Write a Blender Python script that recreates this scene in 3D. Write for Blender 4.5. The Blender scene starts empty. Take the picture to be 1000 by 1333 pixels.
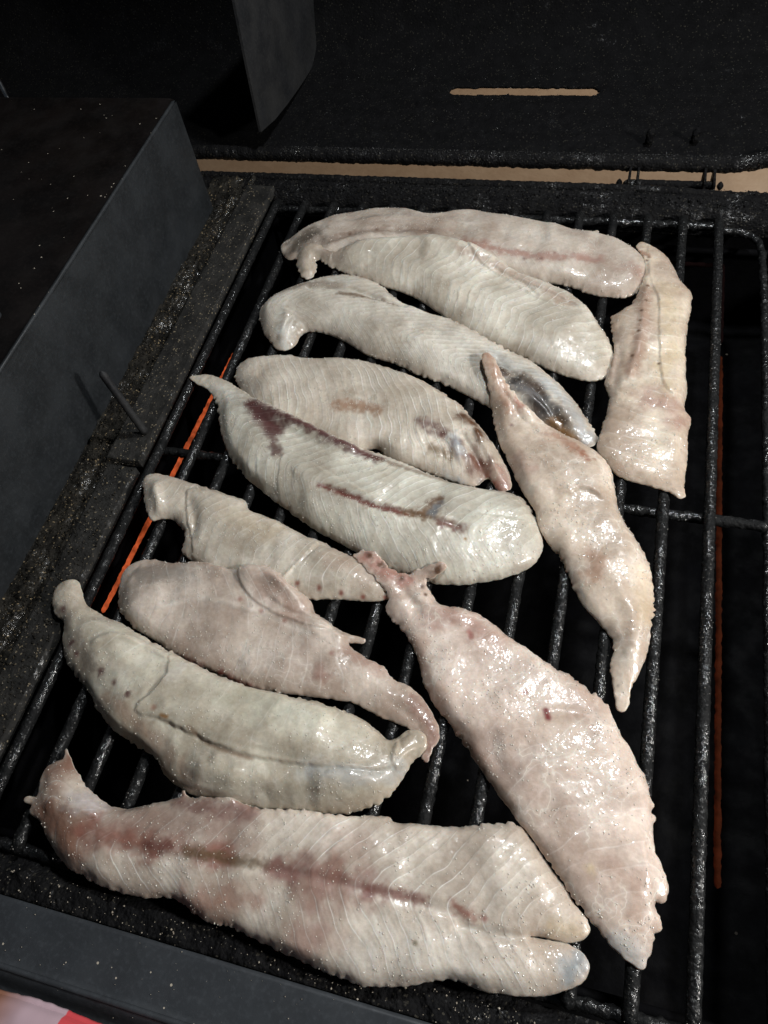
import bpy, math, random
import numpy as np
from mathutils import Matrix, Vector
from mathutils.geometry import delaunay_2d_cdt

random.seed(7)
SC = bpy.context.scene
COL = SC.collection

# ------------------------------------------------------------------ camera
F_PX = 989.23
CX, CY = 500.0, 666.5
ROT = np.array([[0.96246931, -0.1339679, 0.23601998],
                [0.23676571, 0.8395544, -0.48896871],
                [-0.1326455, 0.52649882, 0.83976435]])
CAM_H = 0.34
cam_data = bpy.data.cameras.new('camera')
cam = bpy.data.objects.new('camera', cam_data)
COL.objects.link(cam)
cam_data.sensor_fit = 'VERTICAL'
cam_data.sensor_height = 36.0
cam_data.lens = F_PX / 1333.0 * 36.0
cam_data.clip_start = 0.01
cam_data.clip_end = 50.0
mw = Matrix([list(ROT[i]) for i in range(3)]).to_4x4()
mw.translation = Vector((0, 0, CAM_H))
cam.matrix_world = mw
SC.camera = cam

# ------------------------------------------------------------------ world, lamps, exposure
world = bpy.data.worlds.new("World")
SC.world = world
world.use_nodes = True
wb = world.node_tree.nodes['Background']
wb.inputs['Color'].default_value = (0.62, 0.80, 1.0, 1)
wb.inputs['Strength'].default_value = 0.022


def area(name, loc, target, size, power, color, spread=180):
    l = bpy.data.lights.new(name, 'AREA')
    l.shape = 'DISK'
    l.size = size
    l.energy = power
    l.color = color
    l.spread = math.radians(spread)
    o = bpy.data.objects.new(name, l)
    COL.objects.link(o)
    o.location = loc
    d = Vector(target) - Vector(loc)
    o.rotation_euler = d.to_track_quat('-Z', 'Y').to_euler()
    return o


area('side_lamp', (0.50, 0.10, 0.36), (-0.06, 0.15, 0.0), 0.05, 3.7, (1.0, 0.975, 0.94))
area('overhead_lamp', (0.10, 0.47, 0.66), (-0.04, 0.11, 0.0), 0.06, 3.45, (0.95, 0.98, 1.0))
area('rear_fill', (0.35, 1.35, 0.55), (-0.05, 0.85, -0.2), 0.3, 5.2, (1.0, 0.86, 0.70))  # added fill, unseen behind the lid, brightens the tabletop there

SC.view_settings.view_transform = 'Standard'
SC.view_settings.look = 'None'
SC.view_settings.exposure = 0.12
SC.view_settings.gamma = 1.0


# ------------------------------------------------------------------ numeric helpers
def _hash(ix, iy, iz, seed):
    h = (ix.astype(np.int64) * 374761393 + iy.astype(np.int64) * 668265263
         + iz.astype(np.int64) * 2147483647 + seed * 144665) & 0xffffffff
    h = ((h ^ (h >> 13)) * 1274126177) & 0xffffffff
    h = ((h ^ (h >> 16)) * 2246822519) & 0xffffffff
    return ((h ^ (h >> 15)) & 0xffffff) / float(0xffffff)


def vnoise(p, seed=0):
    """smooth value noise in -1..1 for an (N,2|3) array"""
    p = np.asarray(p, float)
    if p.shape[1] == 2:
        p = np.column_stack([p, np.zeros(len(p)) + 0.37])
    i = np.floor(p)
    f = p - i
    f = f * f * (3 - 2 * f)
    r = 0
    for dx in (0, 1):
        wx = f[:, 0] if dx else 1 - f[:, 0]
        for dy in (0, 1):
            wy = f[:, 1] if dy else 1 - f[:, 1]
            for dz in (0, 1):
                wz = f[:, 2] if dz else 1 - f[:, 2]
                r = r + wx * wy * wz * _hash(i[:, 0] + dx, i[:, 1] + dy, i[:, 2] + dz, seed)
    return r * 2 - 1


def fbm(p, seed=0, octaves=3):
    r, a, s = 0, 1.0, 1.0
    for k in range(octaves):
        r = r + a * vnoise(np.asarray(p) * s, seed + k * 17)
        a *= 0.5
        s *= 2.1
    return r


def sstep(a, b, x):
    t = np.clip((x - a) / (b - a), 0, 1)
    return t * t * (3 - 2 * t)


def unproj(px, z):
    """photo pixels -> world mm at height z (mm)"""
    px = np.asarray(px, float)
    c = np.column_stack([px[:, 0] - CX, -(px[:, 1] - CY), np.full(len(px), -F_PX)])
    r = c @ ROT.T
    t = (np.asarray(z) - CAM_H * 1000.0) / r[:, 2]
    return np.column_stack([r[:, 0] * t, r[:, 1] * t])


def onx(px, py, X):
    c = np.array([px - CX, -(py - CY), -F_PX])
    r = ROT @ c
    t = X / r[0]
    return Vector((X, r[1] * t, CAM_H + r[2] * t))


def onz(px, py, z=0.0):
    q = unproj([(px, py)], z * 1000)[0] / 1000
    return Vector((q[0], q[1], z))


def catmull(pts, closed, step):
    P = np.asarray(pts, float)
    n = len(P)
    out = []
    rng = range(n if closed else n - 1)
    for i in rng:
        p1, p2 = P[i], P[(i + 1) % n]
        p0 = P[i - 1] if (closed or i > 0) else 2 * p1 - p2
        p3 = P[(i + 2) % n] if (closed or i + 2 < n) else 2 * p2 - p1
        t0 = 0.0
        t1 = t0 + max(np.linalg.norm(p1 - p0), 1e-6) ** 0.5
        t2 = t1 + max(np.linalg.norm(p2 - p1), 1e-6) ** 0.5
        t3 = t2 + max(np.linalg.norm(p3 - p2), 1e-6) ** 0.5
        m = max(2, int(np.linalg.norm(p2 - p1) / step))
        t = (t1 + (t2 - t1) * np.arange(m) / m)[:, None]
        A1 = (t1 - t) / (t1 - t0) * p0 + (t - t0) / (t1 - t0) * p1
        A2 = (t2 - t) / (t2 - t1) * p1 + (t - t1) / (t2 - t1) * p2
        A3 = (t3 - t) / (t3 - t2) * p2 + (t - t2) / (t3 - t2) * p3
        B1 = (t2 - t) / (t2 - t0) * A1 + (t - t0) / (t2 - t0) * A2
        B2 = (t3 - t) / (t3 - t1) * A2 + (t - t1) / (t3 - t1) * A3
        out.append((t2 - t) / (t2 - t1) * B1 + (t - t1) / (t2 - t1) * B2)
    if not closed:
        out.append(P[-1:])
    return np.vstack(out)


def resample(P, step, closed):
    Q = np.vstack([P, P[:1]]) if closed else P
    d = np.r_[0, np.cumsum(np.linalg.norm(np.diff(Q, axis=0), axis=1))]
    n = max(4, int(round(d[-1] / step)))
    s = np.linspace(0, d[-1], n + 1)
    if closed:
        s = s[:-1]
    return np.column_stack([np.interp(s, d, Q[:, 0]), np.interp(s, d, Q[:, 1])])


def poly_dist(p, line):
    """distance, signed distance (left +), arc length of nearest point on a polyline"""
    line = np.asarray(line, float)
    a, b = line[:-1], line[1:]
    ab = b - a
    L2 = (ab ** 2).sum(1) + 1e-12
    Ls = np.sqrt(L2)
    s0 = np.r_[0, np.cumsum(Ls)][:-1]
    D = np.empty(len(p)); SG = np.empty(len(p)); U = np.empty(len(p))
    for k in range(0, len(p), 20000):
        q = p[k:k + 20000]
        ap = q[:, None, :] - a[None]
        t = (ap * ab[None]).sum(2) / L2[None]
        if len(a) > 1:
            tc = np.clip(t, 0, 1)
        else:
            tc = np.clip(t, 0, 1)
        v = ap - tc[..., None] * ab[None]
        d2 = (v ** 2).sum(2)
        j = d2.argmin(1)
        ii = np.arange(len(q))
        D[k:k + 20000] = np.sqrt(d2[ii, j])
        cr = ab[j, 0] * ap[ii, j, 1] - ab[j, 1] * ap[ii, j, 0]
        SG[k:k + 20000] = np.sign(cr) * np.sqrt(d2[ii, j])
        tt = tc[ii, j].copy()
        first = (j == 0) & (t[ii, j] < 0)
        last = (j == len(a) - 1) & (t[ii, j] > 1)
        tt[first] = t[ii, j][first]
        tt[last] = t[ii, j][last]
        U[k:k + 20000] = s0[j] + tt * Ls[j]
    return D, SG, U


def inside(p, poly):
    x, y = p[:, 0], p[:, 1]
    r = np.zeros(len(p), bool)
    n = len(poly)
    for i in range(n):
        x1, y1 = poly[i]
        x2, y2 = poly[(i + 1) % n]
        if y1 == y2:
            continue
        m = (y1 > y) != (y2 > y)
        r ^= m & (x < (x2 - x1) * (y - y1) / (y2 - y1) + x1)
    return r


def blur(a, sigma):
    r = int(3 * sigma) + 1
    k = np.exp(-0.5 * (np.arange(-r, r + 1) / sigma) ** 2)
    k /= k.sum()
    a = np.pad(a, r, mode='edge')
    a = np.apply_along_axis(lambda m: np.convolve(m, k, 'valid'), 0, a)
    a = np.apply_along_axis(lambda m: np.convolve(m, k, 'valid'), 1, a)
    return a


def bil(A, x, y):
    """bilinear sample A[row=y, col=x]"""
    x = np.clip(x, 0, A.shape[1] - 1.001)
    y = np.clip(y, 0, A.shape[0] - 1.001)
    i, j = y.astype(int), x.astype(int)
    fy, fx = y - i, x - j
    return (A[i, j] * (1 - fx) * (1 - fy) + A[i, j + 1] * fx * (1 - fy)
            + A[i + 1, j] * (1 - fx) * fy + A[i + 1, j + 1] * fx * fy)


# ------------------------------------------------------------------ object helpers
def mesh_np(name, V, Fc, mat, parent=None, smooth=True):
    me = bpy.data.meshes.new(name)
    V = np.asarray(V, np.float32)
    Fc = np.asarray(Fc, np.int32)
    k = Fc.shape[1]
    me.vertices.add(len(V))
    me.vertices.foreach_set('co', V.ravel())
    me.loops.add(Fc.size)
    me.loops.foreach_set('vertex_index', Fc.ravel())
    me.polygons.add(len(Fc))
    me.polygons.foreach_set('loop_start', np.arange(0, Fc.size, k, dtype=np.int32))
    me.polygons.foreach_set('loop_total', np.full(len(Fc), k, np.int32))
    me.update(calc_edges=True)
    if smooth:
        me.polygons.foreach_set('use_smooth', np.ones(len(Fc), bool))
    me.validate()
    me.materials.append(mat)
    o = bpy.data.objects.new(name, me)
    COL.objects.link(o)
    if parent is not None:
        o.parent = parent
    return o


def tag(o, label=None, cat=None, group=None, kind=None):
    if label: o['label'] = label
    if cat: o['category'] = cat
    if group: o['group'] = group
    if kind: o['kind'] = kind
    return o


def empty(name, loc, label, cat, group=None):
    o = bpy.data.objects.new(name, None)
    o.empty_display_size = 0.02
    COL.objects.link(o)
    o.location = loc
    return tag(o, label, cat, group)


def rooted(o, parent):
    """child built in world coordinates under an Empty that stands elsewhere"""
    o.parent = parent
    o.matrix_parent_inverse = Matrix.Translation(-Vector(parent.location))
    return o


def grid(name, P, mat, parent=None, close_u=False, close_v=False):
    """P: (nu, nv, 3) array of points -> quad sheet"""
    nu, nv = P.shape[:2]
    iu = np.arange(nu if close_u else nu - 1)
    iv = np.arange(nv if close_v else nv - 1)
    I, J = np.meshgrid(iu, iv, indexing='ij')
    I2, J2 = (I + 1) % nu, (J + 1) % nv
    Fc = np.stack([I * nv + J, I2 * nv + J, I2 * nv + J2, I * nv + J2], -1).reshape(-1, 4)
    o = mesh_np(name, P.reshape(-1, 3), Fc, mat)
    if parent is not None:
        rooted(o, parent)
    return o


def tube(name, path, r, mat, parent=None, step=0.001, seg=12, rough=0.0, nscale=400, seed=1, cap=True, flat=1.0):
    """a rod along a path with a crusty, uneven skin; closed at both ends"""
    path = np.asarray(path, float)
    d = np.r_[0, np.cumsum(np.linalg.norm(np.diff(path, axis=0), axis=1))]
    n = max(3, int(d[-1] / step))
    s = np.linspace(0, d[-1], n)
    C = np.column_stack([np.interp(s, d, path[:, k]) for k in range(3)])
    T = np.gradient(C, axis=0)
    T /= np.linalg.norm(T, axis=1)[:, None] + 1e-12
    up = np.array([0, 0, 1.0]) if abs(T[:, 2]).max() < 0.85 else np.array([1.0, 0.1, 0])
    A = np.cross(T, up); A /= np.linalg.norm(A, axis=1)[:, None]
    B = np.cross(A, T)
    th = np.linspace(0, 2 * np.pi, seg, endpoint=False)
    dirs = A[:, None, :] * np.cos(th)[None, :, None] + flat * B[:, None, :] * np.sin(th)[None, :, None]
    rr = np.full((n, seg), r)
    if cap:
        e = np.minimum(np.arange(n), np.arange(n)[::-1])
        rr *= np.sqrt(np.clip((e + 0.02) / max(1, r / (s[1] - s[0])), 0, 1))[:, None]
    P0 = C[:, None, :] + dirs * rr[..., None]
    if rough > 0:
        q = P0.reshape(-1, 3) * nscale
        nz = fbm(q, seed, 3).reshape(n, seg)
        P0 = P0 + dirs * (nz * rough)[..., None]
    return grid(name, P0, mat, parent, close_v=True)


def box(name, lo, hi, mat, parent=None, bevel=0.0015):
    import bmesh
    bm = bmesh.new()
    bmesh.ops.create_cube(bm, size=1.0)
    lo, hi = Vector(lo), Vector(hi)
    for v in bm.verts:
        v.co = Vector([(lo[k] + hi[k]) / 2 + v.co[k] * (hi[k] - lo[k]) for k in range(3)])
    if bevel:
        bmesh.ops.bevel(bm, geom=bm.edges[:], offset=bevel, segments=2, affect='EDGES', profile=0.6)
    me = bpy.data.meshes.new(name)
    bm.to_mesh(me); bm.free()
    me.materials.append(mat)
    o = bpy.data.objects.new(name, me)
    COL.objects.link(o)
    if parent is not None:
        rooted(o, parent)
    return o


# ------------------------------------------------------------------ materials
class NT:
    def __init__(s, name):
        s.m = bpy.data.materials.new(name)
        s.m.use_nodes = True
        s.t = s.m.node_tree
        s.b = s.t.nodes['Principled BSDF']
        s.co = s.n('ShaderNodeTexCoord').outputs['Object']

    def n(s, typ, **kw):
        nd = s.t.nodes.new(typ)
        for k, v in kw.items():
            setattr(nd, k, v)
        return nd

    def link(s, a, b):
        s.t.links.new(a, b)

    def set(s, **kw):
        for k, v in kw.items():
            s.b.inputs[k.replace('_', ' ')].default_value = v

    def noise(s, scale, detail=3, rough=0.55, co=None, dist=0.0):
        nd = s.n('ShaderNodeTexNoise')
        nd.inputs['Scale'].default_value = scale
        nd.inputs['Detail'].default_value = detail
        nd.inputs['Roughness'].default_value = rough
        nd.inputs['Distortion'].default_value = dist
        s.link(co or s.co, nd.inputs['Vector'])
        return nd.outputs['Fac']

    def voro(s, scale, feature='F1', co=None, out='Distance', rnd=1.0):
        nd = s.n('ShaderNodeTexVoronoi', feature=feature)
        nd.inputs['Scale'].default_value = scale
        nd.inputs['Randomness'].default_value = rnd
        s.link(co or s.co, nd.inputs['Vector'])
        return nd.outputs[out]

    def mr(s, v, a, b, c=0.0, d=1.0, smooth=True):
        nd = s.n('ShaderNodeMapRange')
        if smooth:
            nd.interpolation_type = 'SMOOTHSTEP'
        s.link(v, nd.inputs['Value'])
        for k, x in zip(('From Min', 'From Max', 'To Min', 'To Max'), (a, b, c, d)):
            nd.inputs[k].default_value = x
        return nd.outputs['Result']

    def mt(s, op, a, b=None, c=None):
        nd = s.n('ShaderNodeMath', operation=op)
        for i, x in enumerate((a, b, c)):
            if x is None: continue
            if isinstance(x, (int, float)):
                nd.inputs[i].default_value = x
            else:
                s.link(x, nd.inputs[i])
        return nd.outputs[0]

    def mix(s, fac, a, b):
        nd = s.n('ShaderNodeMix', data_type='RGBA')
        for sock, x in ((nd.inputs[0], fac), (nd.inputs[6], a), (nd.inputs[7], b)):
            if isinstance(x, (int, float)):
                sock.default_value = x
            elif isinstance(x, tuple):
                sock.default_value = (*x, 1.0)
            else:
                s.link(x, sock)
        return nd.outputs[2]

    def bump(s, h, dist, strength=1.0, normal=None):
        nd = s.n('ShaderNodeBump')
        nd.inputs['Distance'].default_value = dist
        nd.inputs['Strength'].default_value = strength
        s.link(h, nd.inputs['Height'])
        if normal is not None:
            s.link(normal, nd.inputs['Normal'])
        return nd.outputs['Normal']


def metal_mat(name, base, base2, rough=(0.45, 0.7), grain=0.00012, dust=0.0, dust_scale=260, wet=0.0, spec=0.3):
    t = NT(name)
    a = t.noise(35, 4, 0.6)
    b = t.noise(420, 4, 0.65)
    c = t.mix(t.mr(a, 0.35, 0.68), base, base2)
    c = t.mix(t.mr(b, 0.45, 0.75, 0, 0.5), c, tuple(x * 1.6 for x in base2))
    if dust > 0:
        d = t.voro(dust_scale)
        cl = t.voro(dust_scale, out='Color')
        sep = t.n('ShaderNodeSeparateColor')
        t.link(cl, sep.inputs[0])
        pick = t.mr(sep.outputs[0], 1 - dust, 1 - dust + 0.01)
        sz = t.mt('MULTIPLY', sep.outputs[1], 0.17)
        near = t.mt('LESS_THAN', d, sz)
        c = t.mix(t.mt('MULTIPLY', near, pick), c, (0.42, 0.37, 0.30))
    t.link(c, t.b.inputs['Base Color'])
    t.link(t.mr(t.noise(60, 3), 0.3, 0.7, rough[0], rough[1]), t.b.inputs['Roughness'])
    n1 = t.bump(b, grain)
    n2 = t.bump(t.noise(1500, 2, 0.6), grain * 0.45, normal=n1)
    t.link(n2, t.b.inputs['Normal'])
    t.set(Specular_IOR_Level=spec)
    if wet:
        t.set(Coat_Weight=wet, Coat_Roughness=0.12)
    return t.m


def crust_mat(name, base, base2, lo=0.16, hi=0.6, amt=0.0007, rust=None, wet=(0.52, 0.62), shine=0.5):
    """black grease: dull nearly everywhere, wet and sparkling only in patches"""
    t = NT(name)
    a = t.noise(90, 5, 0.65)
    c = t.mix(t.mr(a, 0.3, 0.7), base, base2)
    v = t.voro(1300, out='Color')
    sep = t.n('ShaderNodeSeparateColor')
    t.link(v, sep.inputs[0])
    c = t.mix(t.mr(sep.outputs[0], 0.955, 0.99, 0, 0.8), c, rust or tuple(min(1, x * 3.5) for x in base2))
    t.link(c, t.b.inputs['Base Color'])
    w = t.mr(t.mt('ADD', t.noise(45, 4, 0.6), t.mt('MULTIPLY', t.mt('SUBTRACT', t.noise(420, 2), 0.5), 0.5)), wet[0], wet[1])
    t.link(t.mt('ADD', t.mt('MULTIPLY', w, lo - hi), hi), t.b.inputs['Roughness'])
    t.link(t.mt('ADD', t.mt('MULTIPLY', w, shine), 0.12), t.b.inputs['Specular IOR Level'])
    h = t.mt('ADD', t.noise(480, 4, 0.6), t.mt('MULTIPLY', t.voro(600), -0.6))
    n1 = t.bump(h, amt)
    t.link(n1, t.b.inputs['Normal'])
    return t.m


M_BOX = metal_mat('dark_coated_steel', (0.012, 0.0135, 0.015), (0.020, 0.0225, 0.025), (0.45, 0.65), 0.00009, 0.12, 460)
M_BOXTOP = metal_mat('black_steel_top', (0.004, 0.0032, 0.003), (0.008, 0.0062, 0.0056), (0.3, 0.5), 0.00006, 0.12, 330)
M_SHELF = metal_mat('front_shelf_enamel', (0.030, 0.033, 0.037), (0.037, 0.041, 0.046), (0.35, 0.5), 0.00004, 0.11, 300)
M_LEDGE = crust_mat('greasy_ledge', (0.011, 0.011, 0.0105), (0.030, 0.0285, 0.026), 0.2, 0.8, 0.0004, (0.22, 0.18, 0.12))
M_CRUST = crust_mat('burnt_crust', (0.007, 0.0065, 0.0055), (0.028, 0.025, 0.020), 0.16, 0.8, 0.0008, (0.28, 0.21, 0.12))
M_TAR = crust_mat('tarry_black_grease', (0.003, 0.003, 0.0035), (0.007, 0.0068, 0.007), 0.13, 0.8, 0.0008, (0.05, 0.045, 0.035), wet=(0.54, 0.70), shine=0.3)
M_BAR = crust_mat('greasy_grate_bar', (0.005, 0.0053, 0.0056), (0.012, 0.012, 0.012), 0.12, 0.65, 0.0006, (0.05, 0.05, 0.05), wet=(0.44, 0.56))
M_LID = crust_mat('sooty_lid_inside', (0.0016, 0.0016, 0.002), (0.004, 0.004, 0.0045), 0.12, 0.9, 0.0005, (0.03, 0.028, 0.022), wet=(0.66, 0.82))
M_SOOT = M_LID
M_PLATE = metal_mat('lid_plate_steel', (0.012, 0.0125, 0.014), (0.022, 0.022, 0.022), (0.5, 0.7), 0.00015, 0.10, 400)
M_BASIN = metal_mat('black_basin', (0.0008, 0.0008, 0.001), (0.002, 0.002, 0.0025), (0.6, 0.9), 0.0002, 0.01, 200, spec=0.05)
M_STEEL = metal_mat('bright_steel', (0.5, 0.5, 0.5), (0.6, 0.6, 0.6), (0.2, 0.35), 0.00002)
M_STEEL.node_tree.nodes['Principled BSDF'].inputs['Metallic'].default_value = 1.0


def plaster_mat():
    t = NT('beige_stone_top')
    c = t.mix(t.mr(t.noise(24, 6, 0.7), 0.35, 0.7), (0.40, 0.29, 0.20), (0.47, 0.36, 0.26))
    t.link(c, t.b.inputs['Base Color'])
    t.link(t.bump(t.noise(120, 4), 0.0008), t.b.inputs['Normal'])
    t.set(Roughness=0.6)
    return t.m


def glow_mat(name, col, strength, dark=(0.03, 0.01, 0.006)):
    t = NT(name)
    f = t.mr(t.noise(120, 4, 0.6), 0.3, 0.7, 0.25, 1.0)
    t.set(Specular_IOR_Level=0.0, Base_Color=(*dark, 1), Roughness=0.8, Emission_Color=(*col, 1))
    t.link(t.mt('MULTIPLY', f, strength), t.b.inputs['Emission Strength'])
    t.link(t.bump(t.noise(500, 3), 0.0004), t.b.inputs['Normal'])
    return t.m


def flesh_mat():
    t = NT('raw_white_fish')
    at = t.n('ShaderNodeAttribute', attribute_name='flesh')
    fl = t.n('ShaderNodeAttribute', attribute_name='flake')
    sp = t.n('ShaderNodeSeparateXYZ')
    t.link(fl.outputs['Vector'], sp.inputs[0])
    phase, fs, web = sp.outputs
    ph = t.mt('ADD', phase, t.mt('MULTIPLY', t.mt('SUBTRACT', t.noise(70, 2), 0.5), 0.22))
    fr = t.mt('FRACT', ph)
    tri = t.mt('ABSOLUTE', t.mt('SUBTRACT', fr, 0.5))          # 0 at the seam between two flakes
    line = t.mr(tri, 0.0, 0.065, 1.0, 0.0)
    line = t.mt('MULTIPLY', t.mt('MULTIPLY', line, t.mr(t.noise(58, 4, 0.7), 0.40, 0.62)), fs)
    band = t.mt('MULTIPLY', t.mr(t.mt('FRACT', t.mt('ADD', ph, 0.5)), 0.0, 0.75, 1.0, 0.0), fs)   # pale beside the seam, greyer away
    fr2 = t.mt('FRACT', t.mt('MULTIPLY', ph, 3.0))
    fine = t.mr(t.mt('ABSOLUTE', t.mt('SUBTRACT', fr2, 0.5)), 0.0, 0.5, 1.0, 0.0)
    fine = t.mt('MULTIPLY', t.mt('MULTIPLY', fine, t.mr(t.noise(80, 3), 0.4, 0.65)), fs)
    # soft membranes
    wv = t.n('ShaderNodeVectorMath', operation='ADD')
    nz = t.n('ShaderNodeTexNoise')
    nz.inputs['Scale'].default_value = 60
    nz.inputs['Detail'].default_value = 4
    t.link(t.co, nz.inputs['Vector'])
    sc = t.n('ShaderNodeVectorMath', operation='SCALE')
    t.link(nz.outputs['Color'], sc.inputs[0])
    sc.inputs['Scale'].default_value = 0.03
    t.link(t.co, wv.inputs[0]); t.link(sc.outputs[0], wv.inputs[1])
    ve = t.voro(48, 'DISTANCE_TO_EDGE', wv.outputs[0])
    vl = t.mt('ADD', t.mr(ve, 0.0, 0.022, 0.55, 0.0), t.mr(ve, 0.0, 0.16, 0.35, 0.0))
    vl = t.mt('MULTIPLY', t.mt('MULTIPLY', vl, t.mr(t.noise(42, 3), 0.42, 0.60)), web)
    c = at.outputs['Color']
    dk = t.n('ShaderNodeMix', data_type='RGBA', blend_type='MULTIPLY')
    dk.inputs[0].default_value = 1.0
    t.link(c, dk.inputs[6])
    m1 = t.mr(t.noise(45, 5, 0.62), 0.34, 0.66, 0.84, 1.06)
    m2 = t.mr(t.noise(480, 4, 0.65), 0.3, 0.72, 0.90, 1.08)
    m3 = t.mt('ADD', t.mt('MULTIPLY', band, 0.26), 0.90)
    mm = t.mt('MULTIPLY', t.mt('MULTIPLY', m1, m2), m3)
    cb = t.n('ShaderNodeCombineColor')
    for k_, e in enumerate((0.86, 1.0, 1.12)):
        t.link(t.mt('POWER', mm, e), cb.inputs[k_])
    t.link(cb.outputs[0], dk.inputs[7])
    c = dk.outputs[2]
    c = t.mix(t.mt('MULTIPLY', fine, 0.16), c, (0.74, 0.71, 0.64))
    c = t.mix(t.mt('MULTIPLY', line, 0.9), c, (0.90, 0.88, 0.83))
    c = t.mix(t.mt('MULTIPLY', vl, 0.75), c, (0.78, 0.72, 0.64))
    t.link(c, t.b.inputs['Base Color'])
    # relief
    n1 = t.bump(t.mt('ADD', t.noise(380, 2, 0.5), t.mt('MULTIPLY', fine, 0.3)), 0.00014)
    t.link(n1, t.b.inputs['Normal'])
    # wet film with beads of juice
    dv = t.voro(560)
    drop = t.mt('MULTIPLY', t.mr(dv, 0.0, 0.40, 1.0, 0.0), t.mr(t.noise(140, 3), 0.50, 0.58))
    hc = t.mt('ADD', t.mt('MULTIPLY', drop, 1.0), t.mt('MULTIPLY', t.noise(600, 1, 0.5), 0.5))
    hc = t.mt('ADD', hc, t.mt('MULTIPLY', t.noise(240, 1, 0.5), 0.7))
    hc = t.mt('ADD', hc, t.mt('MULTIPLY', line, 0.35))
    t.link(t.mr(t.noise(85, 4, 0.65), 0.40, 0.62, 0.12, 0.62), t.b.inputs['Coat Weight'])
    n2 = t.bump(hc, 0.00050)
    t.link(n2, t.b.inputs['Coat Normal'])
    t.link(t.mr(t.noise(110, 3), 0.35, 0.65, 0.32, 0.5), t.b.inputs['Roughness'])
    t.set(Subsurface_Weight=0.6, Subsurface_Scale=0.0022, Specular_IOR_Level=0.5,
          Coat_Roughness=0.09, Coat_IOR=1.6, IOR=1.4)
    t.b.inputs['Subsurface Radius'].default_value = (1.0, 0.60, 0.40)
    return t.m


M_FISH = flesh_mat()

# ------------------------------------------------------------------ setting
fl = grid('tabletop', np.array([[[-3, -2, -0.22], [-3, 4, -0.22]], [[3, -2, -0.22], [3, 4, -0.22]]], float), plaster_mat())
tag(fl, kind='structure')

# ------------------------------------------------------------------ the grill
grill = empty('barbecue_grill', (-0.08, 0.22, -0.12),
              'greasy black barbecue grill with its lid open and burnt crust round the rim', 'grill')


def sheet(name, x0, x1, y0, y1, z, mat, parent, step=0.001, amp=0.0004, sc=350, seed=3, zf=None, depth=0.006):
    """a plate with an uneven crusted top and turned-down edges"""
    nx = max(2, int((x1 - x0) / step)); ny = max(2, int((y1 - y0) / step))
    X, Y = np.meshgrid(np.linspace(x0, x1, nx), np.linspace(y0, y1, ny), indexing='ij')
    q = np.column_stack([X.ravel(), Y.ravel(), np.zeros(X.size)])
    n = fbm(q * sc, seed, 4).reshape(X.shape) * amp
    Z = np.full_like(X, z) + n
    if zf is not None:
        Z = Z + zf(X, Y)
    P = np.stack([X, Y, Z], -1)
    # skirt all round
    lo = lambda A: A * np.array([1, 1, 0]) + np.array([0, 0, z - depth])
    P = np.concatenate([lo(P[:1]), P, lo(P[-1:])], 0)
    P = np.concatenate([lo(P[:, :1]), P, lo(P[:, -1:])], 1)
    return grid(name, P, mat, parent)


# left ledge between the steel box and the grate: two plates and a crusted groove
def ledge_z(X, Y):
    return -0.0018 * sstep(0.206, 0.2035, Y) * sstep(-0.268, -0.2655, X) * 1.0 + 0.0


sheet('ledge_plate', -0.2675, -0.2455, 0.207, 0.462, 0.003, M_LEDGE, grill, 0.0011, 0.00028, 300, 5)
sheet('ledge_plate', -0.2655, -0.2465, -0.01, 0.2035, 0.0018, M_LEDGE, grill, 0.0011, 0.00028, 300, 6)
crust_h = lambda X, Y: 0.0016 * sstep(0.05, 0.5, fbm(np.column_stack([X.ravel() * 160, Y.ravel() * 60]), 9, 3).reshape(X.shape)) \
    - 0.002 * np.exp(-((X + 0.2715 - 0.0012 * np.sin(Y * 55)) / 0.0016) ** 2)
sheet('ledge_crust', -0.300, -0.2650, -0.01, 0.478, 0.0002, M_CRUST, grill, 0.0009, 0.0008, 420, 8, crust_h)

# rear rim
rim_h = lambda X, Y: 0.0015 * np.exp(-((Y - 0.470) / 0.004) ** 2)
sheet('rear_rim', -0.315, 0.150, 0.4585, 0.4785, -0.001, M_TAR, grill, 0.0009, 0.0006, 380, 12, rim_h, depth=0.02)
tube('rim_lip', [(-0.315, 0.4775, -0.001), (0.02, 0.477, -0.001), (0.06, 0.474, -0.001), (0.10, 0.467, -0.0015), (0.16, 0.45, -0.002)],
     0.0032, M_TAR, grill, 0.0009, 12, 0.0004, 420, 21)
# basin below the grate
tray_h = lambda X, Y: 0.001 * np.cos(X * 2 * math.pi / 0.06)
sheet('drip_tray', -0.262, 0.17, -0.03, 0.47, -0.10, M_BASIN, grill, 0.0022, 0.0005, 200, 14, tray_h)
box('basin_wall', (-0.27, -0.03, -0.16), (-0.2485, 0.47, -0.004), M_BASIN, grill, 0.001)
box('basin_wall', (0.165, -0.03, -0.16), (0.175, 0.47, -0.004), M_BASIN, grill, 0.001)
box('basin_wall', (-0.27, 0.4605, -0.16), (0.175, 0.474, -0.0215), M_BASIN, grill, 0.001)
box('basin_wall', (-0.27, -0.045, -0.16), (0.175, -0.012, -0.012), M_BASIN, grill, 0.001)
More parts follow.
